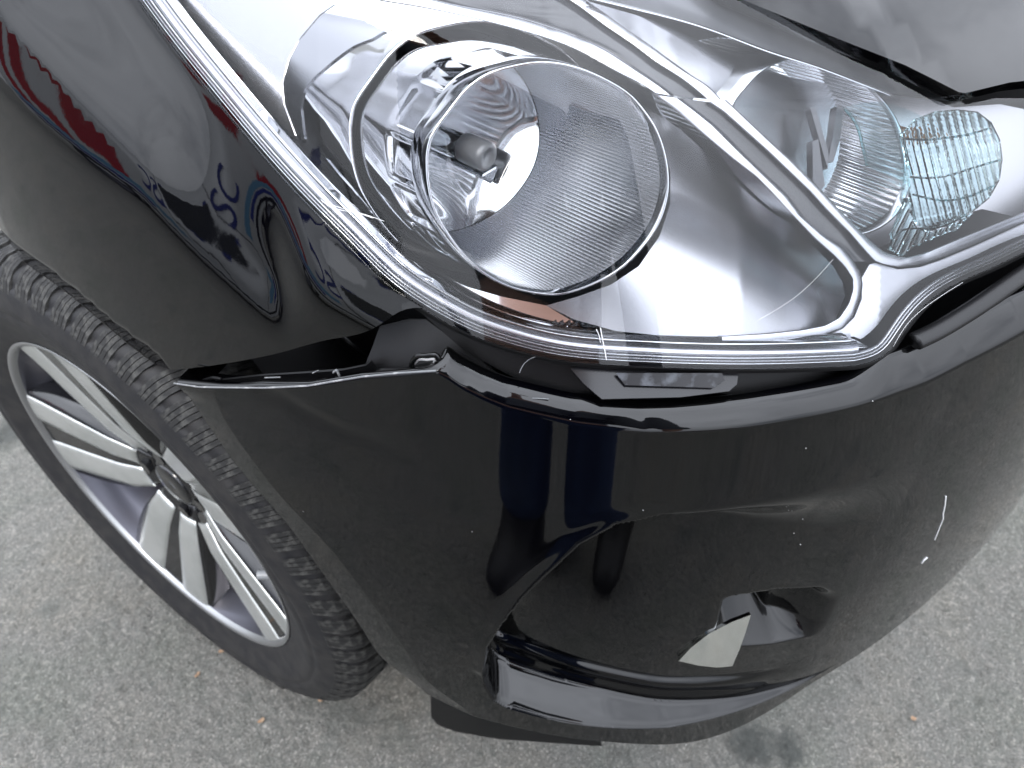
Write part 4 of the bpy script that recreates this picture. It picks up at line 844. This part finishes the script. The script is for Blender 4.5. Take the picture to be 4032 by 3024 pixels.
    t = thing('phone', 'black phone held over the headlight by the standing person', 'phone')
    bm = bmesh.new(); R_ = Matrix((cr, cu, -cf)).transposed(); boxbm(bm, tuple(Vector(CAM) - Vector(cf) * .024), (.150, .074, .008), R_); bmobj('case', bm, RUBBER, t, bev=.002)
    bm = bmesh.new(); boxbm(bm, tuple(Vector(CAM) - Vector(cf) * .029), (.142, .066, .0012), R_); bmobj('screen', bm, mat('dark_glass', (.01, .01, .012), .05), t)
photographer()
WHITE = mat('white_van_paint', (.72, .73, .74), .25, coat=.6); BLUE = mat('blue_lettering', (.012, .03, .26), .4); SKYB = mat('pale_blue_stripe', (.16, .36, .55), .4); RED = mat('red_stripe', (.5, .02, .03), .4); MAROON = mat('maroon_paint', (.09, .006, .012), .15, coat=1); GLASSD = mat('dark_window', (.015, .018, .02), .05)
def extrude_profile(name, prof, x0, x1, m, parent, bev=.05):
    """profile in (y,z), extruded across x"""
    bm = bmesh.new(); a = [bm.verts.new((x0, y, z)) for y, z in prof]; b = [bm.verts.new((x1, y, z)) for y, z in prof]; n = len(prof)
    for i in range(n): bm.faces.new((a[i], a[(i + 1) % n], b[(i + 1) % n], b[i]))
    bm.faces.new(a[::-1]); bm.faces.new(b); return bmobj(name, bm, m, parent, True if bev > .04 else False, bev=bev)
def road_wheel(parent, x, y, r=.32, w_=.2):
    e = part('wheel', parent)
    for nm, prof, mm in (('tyre', [(-w_ / 2, r * .62), (-w_ / 2, r * .9), (-w_ * .4, r), (w_ * .4, r), (w_ / 2, r * .9), (w_ / 2, r * .62)], TYRE), ('rim', [(w_ * .30, .0), (w_ * .36, r * .2), (w_ * .28, r * .55), (w_ * .48, r * .63)], RIMGREY)):
        a = np.linspace(0, 2 * math.pi, 40, endpoint=False); P = np.stack([np.stack([np.full_like(a, x + xx), y + rr * np.sin(a), r + rr * np.cos(a)], -1) for xx, rr in prof], 0); link(nm, gridmesh(nm, P, closed_v=True), mm, e)
def text(name, s, loc, size, m, parent, ext=.003):
    c = bpy.data.curves.new(name, 'FONT'); c.body = s; c.size = size; c.extrude = ext; c.align_x = 'LEFT'; tmp = bpy.data.objects.new(name, c); COL.objects.link(tmp); bpy.context.view_layer.update(); me = bpy.data.meshes.new_from_object(tmp); bpy.data.objects.remove(tmp); o = link(name, me, m, parent); o.location = loc; o.rotation_euler = (rad(90), 0, rad(90)); return o
def van():
    v = thing('delivery_van', 'white van with blue lettering and light blue stripe, mirrored in the wing', 'van', (0, 0, 0))
    prof = [(1.0, .35), (5.7, .35), (6.1, .5), (6.15, .95), (5.5, 1.15), (4.9, 1.95), (4.6, 2.25), (1.05, 2.3), (.98, 2.1)]
    fy = lambda p: [(7.1 - y, z) for y, z in p][::-1]
    extrude_profile('body', fy(prof), -7.9, -6.0, WHITE, v, .06)
    for y in (5.2, 1.9): road_wheel(v, -6.08, y); 
    for y in (5.2, 1.9): road_wheel(v, -7.85, y)
    for (y0, y1, z0, z1) in ((4.25, 5.15, 1.25, 1.85),):
        extrude_profile('window', fy([(y0, z0), (y1, z0), (4.85, z1), (y0, z1)]), -5.992, -5.998 + .012, GLASSD, v, .002)
    for (y0, y1, z0, z1, m) in ((3.1, 5.9, .82, .98, SKYB), (3.7, 5.9, .68, .78, BLUE)):
        bm = bmesh.new(); boxbm(bm, (-5.994, (y0 + y1) / 2, (z0 + z1) / 2), (.006, y1 - y0, z1 - z0)); bmobj('stripe', bm, m, v)
    for y in (4.75, 5.12, 5.49): extrude_profile('red_chevron', [(y, .95), (y + .2, .95), (y + .42, 2.05), (y + .22, 2.05)], -5.996, -5.988, RED, v, .001)
    text('lettering', 'HSC', (-5.99, 2.15, 1.2), 1.05, BLUE, v)
    extrude_profile('seam_panel', [(2.96, .5), (2.98, .5), (2.98, 2.2), (2.96, 2.2)], -5.997, -5.990, RUBBER, v, .0005)
    for z in (.55,): 
        bm = bmesh.new(); boxbm(bm, (-5.99, 3.7, z), (.03, 4.2, .08)); bmobj('side_rail', bm, PLASTIC, v)
    v.location = (1.2, -2.3, 0)
_v = van()
def maroon():
    v = thing('parked_car', 'dark red parked car beside the white van', 'car', (0, 0, 0))
    extrude_profile('body', [(-3.6, .3), (.3, .3), (.42, .5), (.38, .85), (-.2, .95), (-2.5, .98), (-3.65, .9), (-3.75, .55)], -7.6, -5.9, MAROON, v, .07)
    extrude_profile('cabin', [(-3.1, .95), (-.2, .93), (-.95, 1.42), (-2.5, 1.46)], -7.45, -6.05, GLASSD, v, .06)
    extrude_profile('roof', [(-2.62, 1.43), (-.85, 1.40), (-1.0, 1.47), (-2.45, 1.50)], -7.4, -6.1, MAROON, v, .02)
    for x in (-5.98, -7.5):
        for y in (-.55, -2.95): road_wheel(v, x, y)
    for x in (-6.15, -7.35):
        bm = bmesh.new(); boxbm(bm, (x, .40, .68), (.3, .06, .12)); bmobj('headlight', bm, WHITEP, v, bev=.02)
    v.location = (.9, -4.6, 0)
maroon()
def house():
    h = thing('house', 'cream rendered house with a grey roof across the yard', 'house', (0, 0, 0)); CREAM = mat('cream_render', (.55, .49, .36), .85, bump=(20, .2, .01)); ROOF = mat('slate_roof', (.09, .09, .10), .7); FR = mat('white_frame', (.75, .75, .75), .4)
    bm = bmesh.new(); boxbm(bm, (-21, 3, 1.7), (7, 15, 3.4)); bmobj('wall', bm, CREAM, h)
    bm = bmesh.new(); a = [bm.verts.new(p) for p in ((-17.1, -4.9, 3.35), (-17.1, 10.9, 3.35), (-21, 10.9, 5.0), (-21, -4.9, 5.0), (-24.9, 10.9, 3.35), (-24.9, -4.9, 3.35))]
    for f in ((0, 1, 2, 3), (3, 2, 4, 5), (0, 3, 5), (1, 4, 2), (0, 5, 4, 1)): bm.faces.new([a[i] for i in f])
    bmobj('roof', bm, ROOF, h)
    for y in (-2.5, 1.2, 5.4, 8.6):
        for z in (1.9,):
            bm = bmesh.new(); boxbm(bm, (-17.47, y, z), (.10, 1.3, 1.25)); wn = bmobj('window', bm, FR, h)
            for k in (-1, 1):
                bm = bmesh.new(); boxbm(bm, (-17.41, y + .31 * k, z), (.02, .54, 1.08)); bmobj('pane', bm, GLASSD, wn)
    bm = bmesh.new(); boxbm(bm, (-17.47, 3.3, 1.05), (.08, 1.0, 2.1)); bmobj('door', bm, mat('blue_door', (.03, .07, .14), .4), h)
house()
# ------------------------------------------------------------------ small leaf bits on the asphalt
LEAF = mat('orange_leaf', (.26, .15, .085), .8, colvar=(300, (.30, .22, .15)))
LB = [((565, 1558), .0065, 'small orange leaf bit left of the flap on asphalt'), ((427, 1460), .0055, 'orange leaf bit on asphalt below the tyre'), ((693, 1513), .006, 'pale tan leaf bit just under the tyre edge'), ((1972, 1553), .006, 'orange leaf bit on asphalt in front of the bumper'), ((480, 1408), .005, 'faint pink chip on asphalt beside the tyre wall')]
for i, (px, r, lab) in enumerate(LB):
    g = ground_at(px); bm = bmesh.new(); a0 = RNG.uniform(0, 6.28); n = 11; P = []
    for k in range(n):
        a = 2 * math.pi * k / n; q = r * (1 + .35 * math.cos(2 * a)) * RNG.uniform(.8, 1.15); q *= .62; P.append((q * math.cos(a + a0), q * .75 * math.sin(a + a0), .0012 * math.cos(2 * a)))
    top = [bm.verts.new(p) for p in P]; low = [bm.verts.new((p[0], p[1], p[2] - .0008)) for p in P]; c1 = bm.verts.new((0, 0, .0018)); c2_ = bm.verts.new((0, 0, .0006))
    for k in range(n):
        j = (k + 1) % n; bm.faces.new((top[k], top[j], c1)); bm.faces.new((low[j], low[k], c2_)); bm.faces.new((top[j], top[k], low[k], low[j]))
    o = bmobj('leaf_fragment', bm, LEAF, None); o.location = (g[0], g[1], .003); o['label'] = lab; o['category'] = 'leaf'; o['group'] = 'leaf bits on the asphalt'
